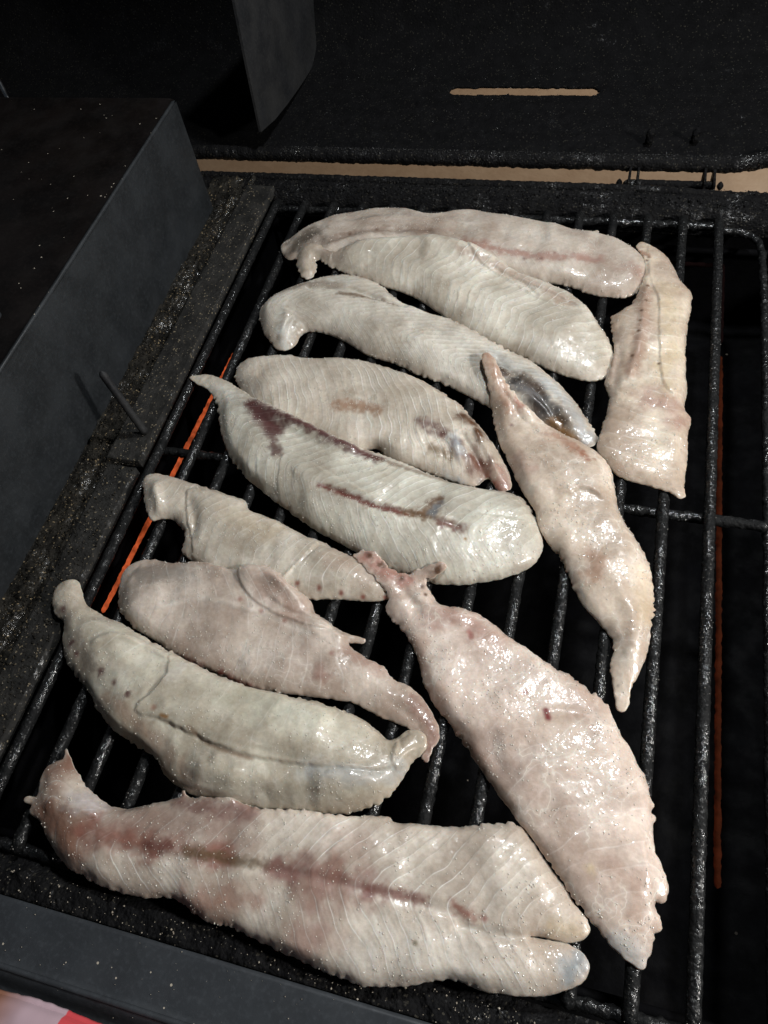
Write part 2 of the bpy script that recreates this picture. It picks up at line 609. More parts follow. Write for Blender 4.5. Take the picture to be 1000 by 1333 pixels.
# front rail and shelf
rail_h = lambda X, Y: 0.0014 * sstep(0.1, 0.8, fbm(np.column_stack([X.ravel() * 90, Y.ravel() * 140]), 19, 3).reshape(X.shape)) \
    - 0.004 * sstep(-0.008, -0.003, Y)
sheet('front_rail', -0.262, 0.175, -0.0172, -0.002, -0.0045, M_TAR, grill, 0.001, 0.0006, 330, 15, rail_h, depth=0.01)
shelf_h = lambda X, Y: 0.0016 * np.exp(-((Y + 0.0415) / 0.0013) ** 2) - 0.006 * sstep(-0.043, -0.050, Y)
sheet('front_shelf', -0.30, 0.175, -0.066, -0.0176, 0.0, M_SHELF, grill, 0.0016, 0.00008, 120, 16, shelf_h, depth=0.02)

tube('shelf_fold', [(-0.30, -0.0412, 0.0006), (0.17, -0.0412, 0.0006)], 0.0013, M_SHELF, grill, 0.004, 10, 0.00008, 200, 7)
# pin standing on the ledge
pb, pt = onz(190, 565, 0.003), onx(131, 483, -0.262)
tube('pin', [tuple(pb), tuple(pb.lerp(pt, 0.5)), tuple(pt)], 0.0023, M_PLATE, grill, 0.0006, 14, 0.00012, 500, 4)

# hinge between rim and lid
hx0, hx1 = 0.0075, 0.0600
tube('hinge_barrel', [(hx0 - 0.003, 0.487, -0.0035), (hx1 + 0.004, 0.487, -0.0035)], 0.0028, M_TAR, grill, 0.0008, 12, 0.0003, 400, 31)
for hx in (hx0, hx0 + 0.0055, hx1 - 0.004, hx1 + 0.002):
    box('hinge_leaf', (hx, 0.478, -0.012), (hx + 0.0016, 0.5005, 0.003 + 0.0015 * random.random()), M_TAR, grill, 0.0004)
for hx in (hx0 - 0.0055, hx1 + 0.0075):
    tube('hinge_bolt', [(hx - 0.0022, 0.487, -0.0035), (hx + 0.0022, 0.487, -0.0035)], 0.0042, M_TAR, grill, 0.0005, 6, 0.0001, 400, 33)

# lid lying open behind: a floor (the lid's rear wall) that curves up into its top
lid = None


def lid_profile(s):
    """arc length -> (y, z) of the inside of the open lid"""
    pts = catmull(np.array([(0.4995, 0.001), (0.53, 0.0015), (0.575, 0.002), (0.615, 0.004), (0.640, 0.014),
                            (0.655, 0.034), (0.664, 0.075), (0.672, 0.16), (0.682, 0.30), (0.69, 0.42)]), False, 0.002)
    d = np.r_[0, np.cumsum(np.linalg.norm(np.diff(pts, axis=0), axis=1))]
    return np.interp(s, d, pts[:, 0]), np.interp(s, d, pts[:, 1]), d[-1]


_, _, LL = lid_profile(np.array([0.0]))
s_in = np.arange(0, 0.27, 0.0013)
xs = np.arange(-0.62, 0.262, 0.0016)
S_, X_ = np.meshgrid(s_in, xs, indexing='ij')
Yp, Zp, _ = lid_profile(S_.ravel())
amp = (0.0009 * sstep(0.14, 0.02, S_) + 0.0001) * sstep(-0.30, -0.22, X_) + 0.00008
nz = fbm(np.column_stack([X_.ravel() * 300, S_.ravel() * 300]), 41, 4).reshape(S_.shape)
Z2 = Zp.reshape(S_.shape) + nz * amp * 0.8 \
    + 0.002 * np.exp(-((S_ - 0.030) / 0.004) ** 2) + 0.0016 * np.exp(-((S_ - 0.070) / 0.004) ** 2) * (np.abs(X_ + 0.09) < 0.07)
# rising right corner of the lid edge
Z2 += 0.012 * sstep(0.075, 0.135, X_) * sstep(0.03, 0.0, S_)
# vent slot, a stadium with a greasy ragged edge
sa, sb = onz(586, 115, 0.003), onz(779, 118.5, 0.003)
sy = (sa.y + sb.y) / 2
rad = 0.0060
s_of = lambda y: np.interp(y, lid_profile(s_in)[0], s_in)
sc_ = s_of(np.array([sy]))[0]
dx = np.clip(X_, sa.x + rad, sb.x - rad)
vx, vs = X_ - dx, S_ - sc_
dist = np.hypot(vx, vs)
edge = rad + 0.0008 * vnoise(np.column_stack([X_.ravel() * 300, S_.ravel() * 300]), 5).reshape(S_.shape)
hole = dist < edge
near = np.abs(dist - edge) < 0.00075
k = np.where(near, edge / np.maximum(dist, 1e-6), 1.0)
Xn = np.where(near, dx + vx * k, X_); Sn = np.where(near, sc_ + vs * k, S_)
P = np.stack([Xn, Yp.reshape(S_.shape) + (Sn - S_), Z2], -1)
nu, nv = S_.shape
I, J = np.meshgrid(np.arange(nu - 1), np.arange(nv - 1), indexing='ij')
hh = hole & ~near
bad = hh[I, J] | hh[I + 1, J] | hh[I, J + 1] | hh[I + 1, J + 1]
Fc = np.stack([I * nv + J, I * nv + J + 1, (I + 1) * nv + J + 1, (I + 1) * nv + J], -1)[~bad]
lid = mesh_np('lid', P.reshape(-1, 3), Fc, M_SOOT)
rooted(lid, grill)
so = lid.modifiers.new('thickness', 'SOLIDIFY'); so.thickness = 0.002; so.offset = -1
s2 = np.linspace(0.268, LL, 60)
S_, X_ = np.meshgrid(s2, np.linspace(-0.62, 0.262, 40), indexing='ij')
Yp, Zp, _ = lid_profile(S_.ravel())
lt = grid('lid_top', np.stack([X_, Yp.reshape(S_.shape), Zp.reshape(S_.shape)], -1), M_LID)
lt.parent = lid; lt.matrix_parent_inverse = Matrix.Identity(4)
so = lt.modifiers.new('thickness', 'SOLIDIFY'); so.thickness = 0.002; so.offset = 1


def sub(o, parent):
    o.parent = parent
    o.matrix_parent_inverse = Matrix.Identity(4)
    return o


sub(tube('lid_lip', [(-0.62, 0.5005, 0.003), (0.07, 0.5005, 0.003), (0.09, 0.5015, 0.0055), (0.11, 0.504, 0.011),
                     (0.135, 0.508, 0.018), (0.26, 0.52, 0.03)],
         0.0052, M_TAR, None, 0.0009, 16, 0.0007, 330, 51), lid)
# end walls of the lid
for xw in (-0.62, 0.262):
    yy, zz, _ = lid_profile(np.linspace(0, LL, 40))
    A = np.stack([np.full(40, xw), yy, zz], -1)
    Bq = np.stack([np.full(40, xw), np.full(40, 0.50) + 0.12 * np.linspace(0, 1, 40), np.maximum(zz, 0.0)], -1)
    sub(grid('lid_side', np.stack([A, Bq], 0), M_LID), lid)
# divider plate hanging in the lid
XP = -0.262
poly = [onx(x, y, XP) for x, y in [(340, 172), (322, 86), (305, 0), (285, -90), (404, -90), (408, 0), (412, 60), (408, 85), (396, 105),
                                   (375, 135), (358, 156)]]
Vp = [(p.x, p.y, p.z) for p in poly] + [(p.x - 0.0018, p.y, p.z) for p in poly]
np_ = len(poly)
me = bpy.data.meshes.new('divider_plate')
me.from_pydata(Vp, [], [list(range(np_)), list(range(2 * np_ - 1, np_ - 1, -1))] +
               [[i, (i + 1) % np_ + 0, (i + 1) % np_ + np_, i + np_][::-1] for i in range(np_)])
me.materials.append(M_PLATE)
dv = bpy.data.objects.new('divider_plate', me)
COL.objects.link(dv)
sub(dv, lid)
# two small brackets on the lid near its right end
for bx_, by_ in ((0.018, 0.522), (0.048, 0.524)):
    sub(tube('bracket', [(bx_, by_, 0.003), (bx_ + 0.001, by_ + 0.002, 0.014)], 0.0028, M_TAR, None, 0.0006, 10, 0.0009, 400, int(bx_ * 1000)), lid)
# bright rod end at the far left

def ony(px_, py_, Y):
    r = ROT @ np.array([px_ - CX, -(py_ - CY), -F_PX])
    t_ = Y / r[1]
    return Vector((r[0] * t_, Y, CAM_H + r[2] * t_))


ra, rb = ony(-10, 90, 0.47), ony(13, 133, 0.452)
sub(tube('handle_rod', [tuple(ra), tuple(rb)], 0.0016, M_STEEL, None, 0.002, 10), lid)

# ------------------------------------------------------------------ steel box on the left
fb = empty('steel_box', (-0.40, 0.22, 0.0), 'dark steel box cover with a bluish side face standing left of the grate', 'box cover')
xr = -0.2862
zt = 0.0815
outer = np.array([(-0.56, 0.4365), (xr, 0.4365), (xr, -0.08), (-0.56, -0.08)])


def box_side():
    n = 330
    Y = np.linspace(-0.08, 0.4365, n)
    Z = np.linspace(0.0002, zt - 0.0012, 60)
    YY, ZZ = np.meshgrid(Y, Z, indexing='ij')
    X = np.full_like(YY, xr) + 0.0004 * fbm(np.column_stack([YY.ravel() * 14, ZZ.ravel() * 14]), 3, 2).reshape(YY.shape)
    return np.stack([X, YY + (ZZ / zt) * 0.003 * (YY > 0.43), ZZ], -1)


rooted(grid('side_panel', box_side()[:, ::1], M_BOX), fb)
YY, XX = np.meshgrid(np.linspace(-0.08, 0.4395, 60), np.linspace(-0.56, xr - 0.0012, 30), indexing='ij')
ZZ = zt + 0.0006 * fbm(np.column_stack([XX.ravel() * 9, YY.ravel() * 9]), 6, 2).reshape(XX.shape)
rooted(grid('top_panel', np.stack([XX, YY, ZZ], -1), M_BOXTOP), fb)
tube('folded_edge', [(xr - 0.0011, -0.08, zt - 0.0008), (xr - 0.0011, 0.4395, zt - 0.0008)], 0.0013, M_BOX, fb, 0.003, 10, 0.00005, 200)
tube('folded_edge', [(-0.56, 0.4395, zt - 0.0006), (xr - 0.0011, 0.4395, zt - 0.0006)], 0.0012, M_BOXTOP, fb, 0.003, 10, 0.00005, 200)
rooted(grid('rear_panel', np.array([[[-0.56, 0.4365, 0], [-0.56, 0.4395, zt - 0.0012]], [[xr, 0.4365, 0], [xr, 0.4395, zt - 0.0012]]], float), M_BOXTOP), fb)
rooted(grid('front_panel', np.array([[[-0.56, -0.08, 0], [-0.56, -0.08, zt - 0.0012]], [[xr, -0.08, 0], [xr, -0.08, zt - 0.0012]]], float), M_BOXTOP), fb)
kb = onz(-3, 414, zt)
tube('rivet', [(kb.x, kb.y, zt - 0.001), (kb.x, kb.y, zt + 0.004)], 0.004, M_BOX, fb, 0.0006, 16, 0.0001)
box('grill_floor', (-0.60, -0.08, -0.03), (-0.2625, 0.478, -0.0062), M_BASIN, grill, 0.001)

# ------------------------------------------------------------------ cooking grate
grate = empty('cooking_grate', (-0.09, 0.227, -0.0065), 'black rod cooking grate with greasy bars carrying the raw fish', 'grate')
BX = [-0.2404 + 0.02199 * i for i in range(15)]
for i, bx in enumerate(BX):
    j = random.uniform(-0.0004, 0.0004)
    tube('bar', [(bx + j, -0.0005, -0.0060), (bx + j, 0.001, -0.0042), (bx + j, 0.004, -0.0027), (bx, 0.12, -0.0026), (bx - j, 0.30, -0.0026),
                 (bx, 0.447, -0.0027), (bx, 0.4515, -0.0038), (bx, 0.4545, -0.0066), (bx, 0.4560, -0.0110)],
         0.0029, M_BAR, grate, 0.0009, 12, 0.00026, 380, 60 + i)
for cy, x1 in ((0.0012, 0.0720), (0.2235, 0.0965), (0.4495, 0.070)):
    tube('crossbar', [(-0.2445, cy, -0.0076), (x1, cy + 0.0008, -0.0076)], 0.0028, M_BAR, grate, 0.0009, 12, 0.0006, 420, int(cy * 1000) + 90)
tube('side_rod', [(0.0700, 0.4500, -0.010), (0.080, 0.4512, -0.011), (0.088, 0.449, -0.012), (0.0935, 0.443, -0.012), (0.0955, 0.434, -0.012),
                  (0.0968, 0.38, -0.012), (0.0968, 0.0, -0.012)],
     0.0023, M_BAR, grate, 0.0009, 12, 0.0006, 420, 97)

# ------------------------------------------------------------------ heating element
el = empty('heating_element', (-0.08, 0.22, -0.022), 'heating element under the bars, its left rod glowing orange', 'heating element')
G_HOT = glow_mat('glowing_orange', (1.0, 0.17, 0.05), 0.52)
G_DIM = glow_mat('dull_red_glow', (0.9, 0.16, 0.06), 0.032, (0.012, 0.004, 0.002))
G_OFF = glow_mat('cooling_rod', (0.5, 0.05, 0.01), 0.0012, (0.004, 0.002, 0.002))
e0, e1 = onz(300, 470, -0.022), onz(135, 795, -0.022)
dxy = (e1.x - e0.x) / (e1.y - e0.y)
ex = lambda y: e0.x + (y - e0.y) * dxy
tube('hot_rod', [(ex(0.318), 0.318, -0.022), (ex(0.122), 0.122, -0.022)], 0.0013, G_HOT, el, 0.0009, 10, 0.00035, 500, 71)
tube('cool_rod', [(ex(0.43), 0.43, -0.022), (ex(0.3185), 0.3185, -0.022)], 0.0013, G_OFF, el, 0.0009, 10, 0.00035, 500, 72)
r0, r1 = onz(937, 480, -0.022), onz(934, 1150, -0.022)
tube('dull_rod', [(r0.x, r0.y + 0.01, -0.022), (r1.x, r1.y - 0.002, -0.022)], 0.0014, G_DIM, el, 0.0009, 10, 0.0004, 500, 73)
tube('cool_rod', [(ex(0.43), 0.4305, -0.022), (r0.x, 0.4305, -0.022), (r0.x, r0.y + 0.0205, -0.022)], 0.0015, G_OFF, el, 0.0015, 10, 0.0003, 500, 74)
for y in (0.006, 0.4500):
    tube('support', [(-0.249, y, -0.0262), (0.166, y, -0.0262)], 0.0022, M_BASIN, el, 0.003, 8)

# ------------------------------------------------------------------ packet at the lower left
pk = empty('food_packet', (-0.185, -0.085, 0.0), 'shiny pink, red and brown food packet lying at the front left corner', 'packet')


def packet():
    n, m = 60, 40
    U, V = np.meshgrid(np.linspace(-1, 1, n), np.linspace(-1, 1, m), indexing='ij')
    th = 0.008 * (1 - U ** 6) ** 0.5 * (1 - V ** 6) ** 0.5
    wr = fbm(np.column_stack([U.ravel() * 3, V.ravel() * 3]), 77, 3).reshape(U.shape) * 0.0009
    X = -0.172 + U * 0.047
    Y = -0.0812 + V * 0.0305 + 0.0025 * np.cos(U * 1.6)
    top = np.stack([X, Y, 0.004 + th + wr], -1)
    bot = np.stack([X, Y, 0.004 - th * 0.9 + 0 * wr], -1)
    return np.concatenate([top, bot[::-1]], 0)


def packet_mat():
    t = NT('printed_film')
    s = t.n('ShaderNodeSeparateXYZ')
    t.link(t.co, s.inputs[0])
    wob = t.mt('MULTIPLY', t.mt('SUBTRACT', t.noise(60, 2), 0.5), 0.006)
    x = t.mt('ADD', s.outputs[0], wob)
    c = t.mix(t.mr(x, -0.193, -0.177), (0.26, 0.12, 0.075), (0.50, 0.36, 0.40))
    c = t.mix(t.mr(s.outputs[0], -0.1628, -0.1622), c, (0.62, 0.075, 0.085))
    t.link(c, t.b.inputs['Base Color'])
    t.set(Roughness=0.25, Coat_Weight=0.6, Coat_Roughness=0.1)
    return t.m


pm = packet_mat()
rooted(grid('film_wrap', packet(), pm, None, close_u=True), pk)
tube('sealed_edge', [(-0.2185, -0.0525, 0.0045), (-0.200, -0.0505, 0.0045), (-0.172, -0.0490, 0.0045), (-0.145, -0.0505, 0.0045), (-0.1262, -0.0535, 0.0045)],
     0.0022, pm, pk, 0.001, 8, 0.0003, 300, 5, flat=0.5)

# ------------------------------------------------------------------ fish fillets
GX0, GY0, GW, GH = -300, -80, 460, 620          # global height field, 1 mm cells
G = np.zeros((GH, GW))
WHITE = (0.80, 0.77, 0.70); BLOOD = (0.20, 0.07, 0.055); PINK = (0.50, 0.28, 0.225); BROWN = (0.16, 0.075, 0.035)
PURPLE = (0.16, 0.07, 0.065); GREY = (0.17, 0.175, 0.18); YEL = (0.62, 0.50, 0.33); DARK = (0.05, 0.04, 0.035); SILVER = (0.42, 0.45, 0.47)


ICO_V, ICO_F = None, None


def bead(C, r, org, mat, parent, name):
    """many tiny round beads joined into one part (mm in, metres out)"""
    global ICO_V, ICO_F
    if ICO_V is None:
        import bmesh
        bm = bmesh.new()
        bmesh.ops.create_icosphere(bm, subdivisions=1, radius=1.0)
        ICO_V = np.array([v.co[:] for v in bm.verts]); ICO_F = np.array([[v.index for v in f.verts] for f in bm.faces])
        bm.free()
    n = len(C)
    V = (C - org)[:, None, :] + ICO_V[None] * r[:, None, None]
    Fq = (ICO_F[None] + (np.arange(n) * len(ICO_V))[:, None, None]).reshape(-1, 3)
    b = mesh_np(name, V.reshape(-1, 3) / 1000.0, Fq, mat, parent)
    b['kind'] = 'stuff'
    return b


def bead_mat(name, col, rough=0.08):
    t = NT(name)
    t.set(Base_Color=(*col, 1), Roughness=rough, Specular_IOR_Level=0.9, Coat_Weight=1.0, Coat_Roughness=0.03)
    return t.m


M_BEAD = bead_mat('juice_glint', (0.66, 0.61, 0.53), 0.10)  # pale colour stands in for wet glints on the flesh
M_GREASE_GLINT = bead_mat('grease_glint', (0.06, 0.06, 0.06), 0.18)  # glossy beads added on rim, lip and lid for glints
M_BAR_GLINT = bead_mat('pale_bar_glint', (0.30, 0.28, 0.25), 0.2)  # pale colour stands in for sparkles along the bars


def fillet(D, idx):
    global G
    seed = 100 + idx * 13
    px = catmull(D['out'], True, 4.0)
    px = resample(px, 3.0, True)
    tang = np.roll(px, -1, 0) - np.roll(px, 1, 0)
    tang /= np.linalg.norm(tang, axis=1)[:, None] + 1e-9
    area2 = np.sum(px[:, 0] * np.roll(px[:, 1], -1) - np.roll(px[:, 0], -1) * px[:, 1])
    nrm = np.column_stack([tang[:, 1], -tang[:, 0]]) * (1 if area2 > 0 else -1)
    E_ = D.get('e', 2.0) * 0.75
    far = np.clip(-nrm[:, 1], 0, 1)
    # stretches of the rim are clean cut faces, the rest tapers out
    cutf = lambda p: D.get('cut', 2.6) * sstep(-0.1, 0.45, vnoise(p / 26.0, seed + 50))
    zoff = E_ + (1.8 + 0.8 * cutf(unproj(px, 5.0))) * far
    k = np.ones(9) / 9
    zoff = np.convolve(np.r_[zoff[-4:], zoff, zoff[:4]], k, 'valid')
    # what lies below
    Bg = np.maximum(blur(G, 4.0), G * 0.96)
    Bg = blur(Bg, 1.3) * D.get('drape', 1.0)
    lifts = [(unproj([(x, y)], a + 4)[0], a, r) for x, y, a, r in D.get('lift', [])]

    def base(p):
        z = bil(Bg, p[:, 0] - GX0, p[:, 1] - GY0)
        for q, a, r in lifts:
            z = z + a * np.exp(-((p - q) ** 2).sum(1) / (2 * r * r))
        return z
    P = unproj(px, zoff)
    for _ in range(3):
        zb = base(P)
        zb = np.convolve(np.r_[zb[-4:], zb, zb[:4]], k, 'valid')
        P = unproj(px, zoff + zb)
    P = resample(P, 0.8, True)
    t = np.roll(P, -1, 0) - np.roll(P, 1, 0)
    t /= np.linalg.norm(t, axis=1)[:, None] + 1e-9
    nn = np.column_stack([t[:, 1], -t[:, 0]])
    rag = D.get('rag', 1.15)
    ragmask = sstep(-0.2, 0.5, vnoise(P / 18.0, seed + 4))
    P = P + nn * (0.35 * vnoise(P / 4.0, seed) + rag * (0.3 + 0.9 * ragmask) * (0.8 * vnoise(P / 1.4, seed + 1) + 0.5 * vnoise(P / 0.8, seed + 2)))[:, None]
    al_ = np.arange(len(P)) * 0.8
    sw = (al_ / 5.5 + 0.8 * vnoise(np.column_stack([al_ / 20.0, al_ * 0 + 1.7]), seed + 3)) % 1.0
    P = P + nn * (0.75 * (sw - 0.5) * ragmask)[:, None]
    P = resample(P, 0.8, True)
    t = np.roll(P, -1, 0) - np.roll(P, 1, 0)
    t /= np.linalg.norm(t, axis=1)[:, None] + 1e-9
    nn = np.column_stack([t[:, 1], -t[:, 0]])
    nb = len(P)
    # inflate on a 1 mm grid
    x0, y0 = np.floor(P.min(0)) - 3
    x1, y1 = np.ceil(P.max(0)) + 3
    gx, gy = np.meshgrid(np.arange(x0, x1), np.arange(y0, y1))
    q = np.column_stack([gx.ravel(), gy.ravel()])
    m = inside(q, P).reshape(gx.shape)
    phi = np.zeros(gx.shape)
    mi = m[1:-1, 1:-1]
    for _ in range(1500):
        phi[1:-1, 1:-1] = np.where(mi, 0.25 * (phi[2:, 1:-1] + phi[:-2, 1:-1] + phi[1:-1, 2:] + phi[1:-1, :-2] + 1.0), 0)
    c = D.get('c', 22.0) * 1.5
    T = D.get('T', 15.0)

    def thick(p):
        f = bil(phi, p[:, 0] - x0, p[:, 1] - y0)
        s = np.sqrt(f + c) - math.sqrt(c)
        return 0.82 * T * np.tanh(1.3 * s / T)
    wide = blur(np.where(m, 0.82 * T * np.tanh(1.3 * (np.sqrt(phi + c) - math.sqrt(c)) / T), 0), 4.0)
    cut_at = lambda p: cutf(p) * sstep(1.6, 4.5, bil(wide, p[:, 0] - x0, p[:, 1] - y0))
    # mesh points
    st = 0.72
    hx, hy = np.meshgrid(np.arange(x0, x1, st), np.arange(y0, y1, st * 0.866))
    hx = hx + (np.arange(hx.shape[0]) % 2)[:, None] * st / 2
    pts = np.column_stack([hx.ravel(), hy.ravel()])
    pts = pts[inside(pts, P)]
    near = bil(m.astype(float), pts[:, 0] - x0, pts[:, 1] - y0)
    edge = near < 0.999
    keep = np.ones(len(pts), bool)
    pe = pts[edge]
    if len(pe):
        dd = np.full(len(pe), 1e9)
        for kx in range(0, nb, 256):
            dd = np.minimum(dd, np.sqrt(((pe[:, None] - P[None, kx:kx + 256]) ** 2).sum(2)).min(1))
        keep[np.where(edge)[0][dd < 0.45]] = False
    pts = pts[keep]
    pts = pts + 0.12 * np.column_stack([vnoise(pts * 3.1, 5), vnoise(pts * 3.1, 6)])

    def tri(inner):
        A = np.vstack([P, inner])
        r = delaunay_2d_cdt([Vector(v) for v in A], [], [list(range(nb))], 1, 1e-6)
        return np.array([(v[0], v[1]) for v in r[0]]), np.array([f for f in r[2] if len(f) == 3], dtype=np.int64), r[3]
    V, Ft, orig = tri(pts)
    # orient up
    a_, b_, c_ = V[Ft[:, 0]], V[Ft[:, 1]], V[Ft[:, 2]]
    cr = (b_[:, 0] - a_[:, 0]) * (c_[:, 1] - a_[:, 1]) - (b_[:, 1] - a_[:, 1]) * (c_[:, 0] - a_[:, 0])
    Ft[cr < 0] = Ft[cr < 0][:, ::-1]
    isb = np.array([any(i < nb for i in o_) for o_ in orig])
    h = thick(V)
    ce = cut_at(V)
    z = base(V) + E_ + ce + h * (1 - 0.7 * ce / T)
    inn = sstep(0.2, 3.5, h)
    # spine coordinates
    sp = resample(catmull(unproj(D['spine'], D.get('zs', 9.0)), False, 3.0), 3.0, False)
    _, v_, u_ = poly_dist(V, sp)
    fk = D.get('flake', (0.9, 0.9, 6.0, 1.0))
    aL, aR, per, fs = fk[:4]
    per = per * 1.1
    wv = 4.2 * fbm(V / 26.0, seed + 7, 3)
    vw = v_ + 3.0 * vnoise(np.column_stack([u_ / 28.0, u_ * 0 + 3.3]), seed + 13)
    av = np.sqrt(vw ** 2 + 14.0)
    fsv = fs * (0.55 + 0.45 * sstep(-0.35, 0.45, fbm(V / 24.0, seed + 14, 2))) * sstep(0.5, 5.0, h)
    ph = (u_ + wv - (aR + (aL - aR) * sstep(-5.0, 5.0, vw)) * av + D.get('curv', 0.010) * v_ ** 2) / per
    # relief
    fr = (ph + 0.5) % 1.0
    z = z + inn * D.get('fold', 0.6) * vnoise(np.column_stack([u_ / 10.0, v_ / 30.0]), seed + 12)
    saw = np.where(fr > 0.12, (1 - fr) / 0.88, fr / 0.12)
    z = z + inn * (fsv * (saw - 0.5) * (0.20 + 0.48 * sstep(0.1, 0.75, vnoise(V / 11.0, seed + 8)))
                   + D.get('lump', 0.5) * (0.7 * fbm(V / 9.0, seed + 9, 2) + 1.1 * vnoise(V / 21.0, seed + 11)) + 0.07 * fbm(V / 2.2, seed + 10, 2)) + 0.45 * fbm(V / 3.4, seed + 16, 2) * np.exp(-h / 2.5) * sstep(0, 0.6, h)
    for pl, am in D.get('slab', []):     # a second layer of flesh lying on the first
        ring = resample(catmull(unproj(pl, 10.0), True, 2.0), 1.5, True)
        d_ = poly_dist(V, np.vstack([ring, ring[:1]]))[0] * np.where(inside(V, ring), 1, -1)
        d_ = d_ + 0.5 * vnoise(V / 3.0, seed + 22) + 0.25 * vnoise(V / 1.2, seed + 23)
        z = z + am * sstep(-0.5, 0.9, d_) * sstep(0.2, 2.5, h) * (0.8 + 0.4 * vnoise(V / 16.0, seed + 24))
    for kind, pl, w, am in D.get('crease', []):
        line = resample(catmull(unproj(pl, 10.0), False, 2.0), 1.5, False)
        d_, sd, uu = poly_dist(V, line)
        Lt = np.linalg.norm(np.diff(line, axis=0), axis=1).sum()
        tp = sstep(-w, w * 2.0, uu) * sstep(Lt + w, Lt - w * 2.0, uu)
        wob = w * (1 + 0.35 * vnoise(V / 5.0, seed + 20))
        if kind == 'groove':
            z = z - am * np.exp(-(d_ / wob) ** 2) * tp * inn
        elif kind == 'ridge':
            z = z + am * np.exp(-(d_ / wob) ** 2) * tp * inn
        else:  # step: the left side of the line stands higher by am near the line
            z = z + am * sstep(-w * 0.4, w * 0.4, sd + 0.4 * vnoise(V / 2.5, seed + 21)) * np.exp(-(np.maximum(sd, 0) / (w * 9)) ** 2) * tp * inn
    # colour
    neutral = lambda a: 0.84 * np.array(a) + 0.16 * np.mean(a)
    A1 = neutral(D['col']) * np.array((1.38, 1.36, 1.33))
    A2 = neutral(D['col2']) * np.array((1.10, 1.05, 0.99))
    f = sstep(-0.7, 0.7, fbm(V / 20.0, seed + 30, 3))[:, None]
    colr = A1 * f + A2 * (1 - f)
    yb = sstep(6, 0, h)[:, None] * 0.25
    colr = colr * (1 - yb) + np.array((0.48, 0.36, 0.28)) * yb
    lk = np.ones(len(V))
    for tt in D.get('tint', []):
        pl, r, cc, al = tt
        cc = np.array(cc) * (0.72 if sum(cc) < 1.4 and cc[0] > cc[2] * 1.2 else 1.0)
        q0 = unproj(pl, 10.0)
        if len(pl) == 1:
            d_ = np.sqrt(((V - q0[0]) ** 2).sum(1))
        else:
            d_, _, _ = poly_dist(V, resample(catmull(q0, False, 2.0), 2.0, False))
        nz_ = fbm(V / max(1.6, r * 0.55), seed + 40, 4)
        a_ = min(1.0, al * 1.2) * sstep(1.15, 0.05 if r < 7 else -0.1, d_ / r + (0.5 if r > 2.2 else 0.15) * nz_)[:, None]
        colr = colr * (1 - a_) + np.array(cc) * a_
        if sum(cc) < 0.75:
            lk = lk * (1 - 0.85 * a_[:, 0])
    # bottom
    bp = None
    st2 = 3.5
    bx, by = np.meshgrid(np.arange(x0, x1, st2), np.arange(y0, y1, st2))
    bp = np.column_stack([bx.ravel(), by.ravel()])
    bp = bp[inside(bp, P)]
    V2, F2, _ = tri(bp)
    a_, b_, c_ = V2[F2[:, 0]], V2[F2[:, 1]], V2[F2[:, 2]]
    cr = (b_[:, 0] - a_[:, 0]) * (c_[:, 1] - a_[:, 1]) - (b_[:, 1] - a_[:, 1]) * (c_[:, 0] - a_[:, 0])
    F2[cr > 0] = F2[cr > 0][:, ::-1]
    z2 = base(V2) + (E_ - 0.9) * (1 - np.tanh(thick(V2) / 2.5)) * 1.0 + 0.0
    allV = np.vstack([np.column_stack([V, z]), np.column_stack([V2, z2])])
    # join the two rims with a wall
    def rimids(VV):
        kk = np.round(VV[:, 0] * 1e3).astype(np.int64) * 10000019 + np.round(VV[:, 1] * 1e3).astype(np.int64)
        return {int(a): i for i, a in enumerate(kk)}
    kt, kb_ = rimids(V), rimids(V2)
    kp = np.round(P[:, 0] * 1e3).astype(np.int64) * 10000019 + np.round(P[:, 1] * 1e3).astype(np.int64)
    ti = [kt.get(int(a), -1) for a in kp]
    bi = [kb_.get(int(a), -1) for a in kp]
    arP = 0.5 * np.sum(P[:, 0] * np.roll(P[:, 1], -1) - np.roll(P[:, 0], -1) * P[:, 1])
    # a middle ring, slightly bulged, so that the cut face is not a ruled strip
    mid0 = len(V) + len(V2)
    nrm2 = nn if arP > 0 else -nn
    midp = np.column_stack([P + nrm2 * (0.35 + 0.25 * vnoise(P / 1.8, seed + 51))[:, None], np.zeros(nb)])
    wall = []
    for i in range(nb):
        j = (i + 1) % nb
        if min(ti[i], ti[j], bi[i], bi[j]) < 0:
            continue
        midp[i, 2] = 0.5 * (z[ti[i]] + z2[bi[i]])
        midp[j, 2] = 0.5 * (z[ti[j]] + z2[bi[j]])
        a0, a1, m0, m1_, b0, b1 = ti[i], ti[j], mid0 + i, mid0 + j, bi[i] + len(V), bi[j] + len(V)
        q4 = [(a0, m0, a1), (a1, m0, m1_), (m0, b0, m1_), (m1_, b0, b1)]
        wall += q4 if arP > 0 else [f_[::-1] for f_ in q4]
    midp[midp[:, 2] == 0, 2] = 3.0
    allV = np.vstack([allV, midp])
    allF = np.vstack([Ft, F2 + len(V), np.array(wall)])
    org = np.array([V[:, 0].mean(), V[:, 1].mean(), 0.0])
    o = mesh_np('fish_fillet', (allV - org) / 1000.0, allF, M_FISH)
    o.location = org / 1000.0
    me = o.data
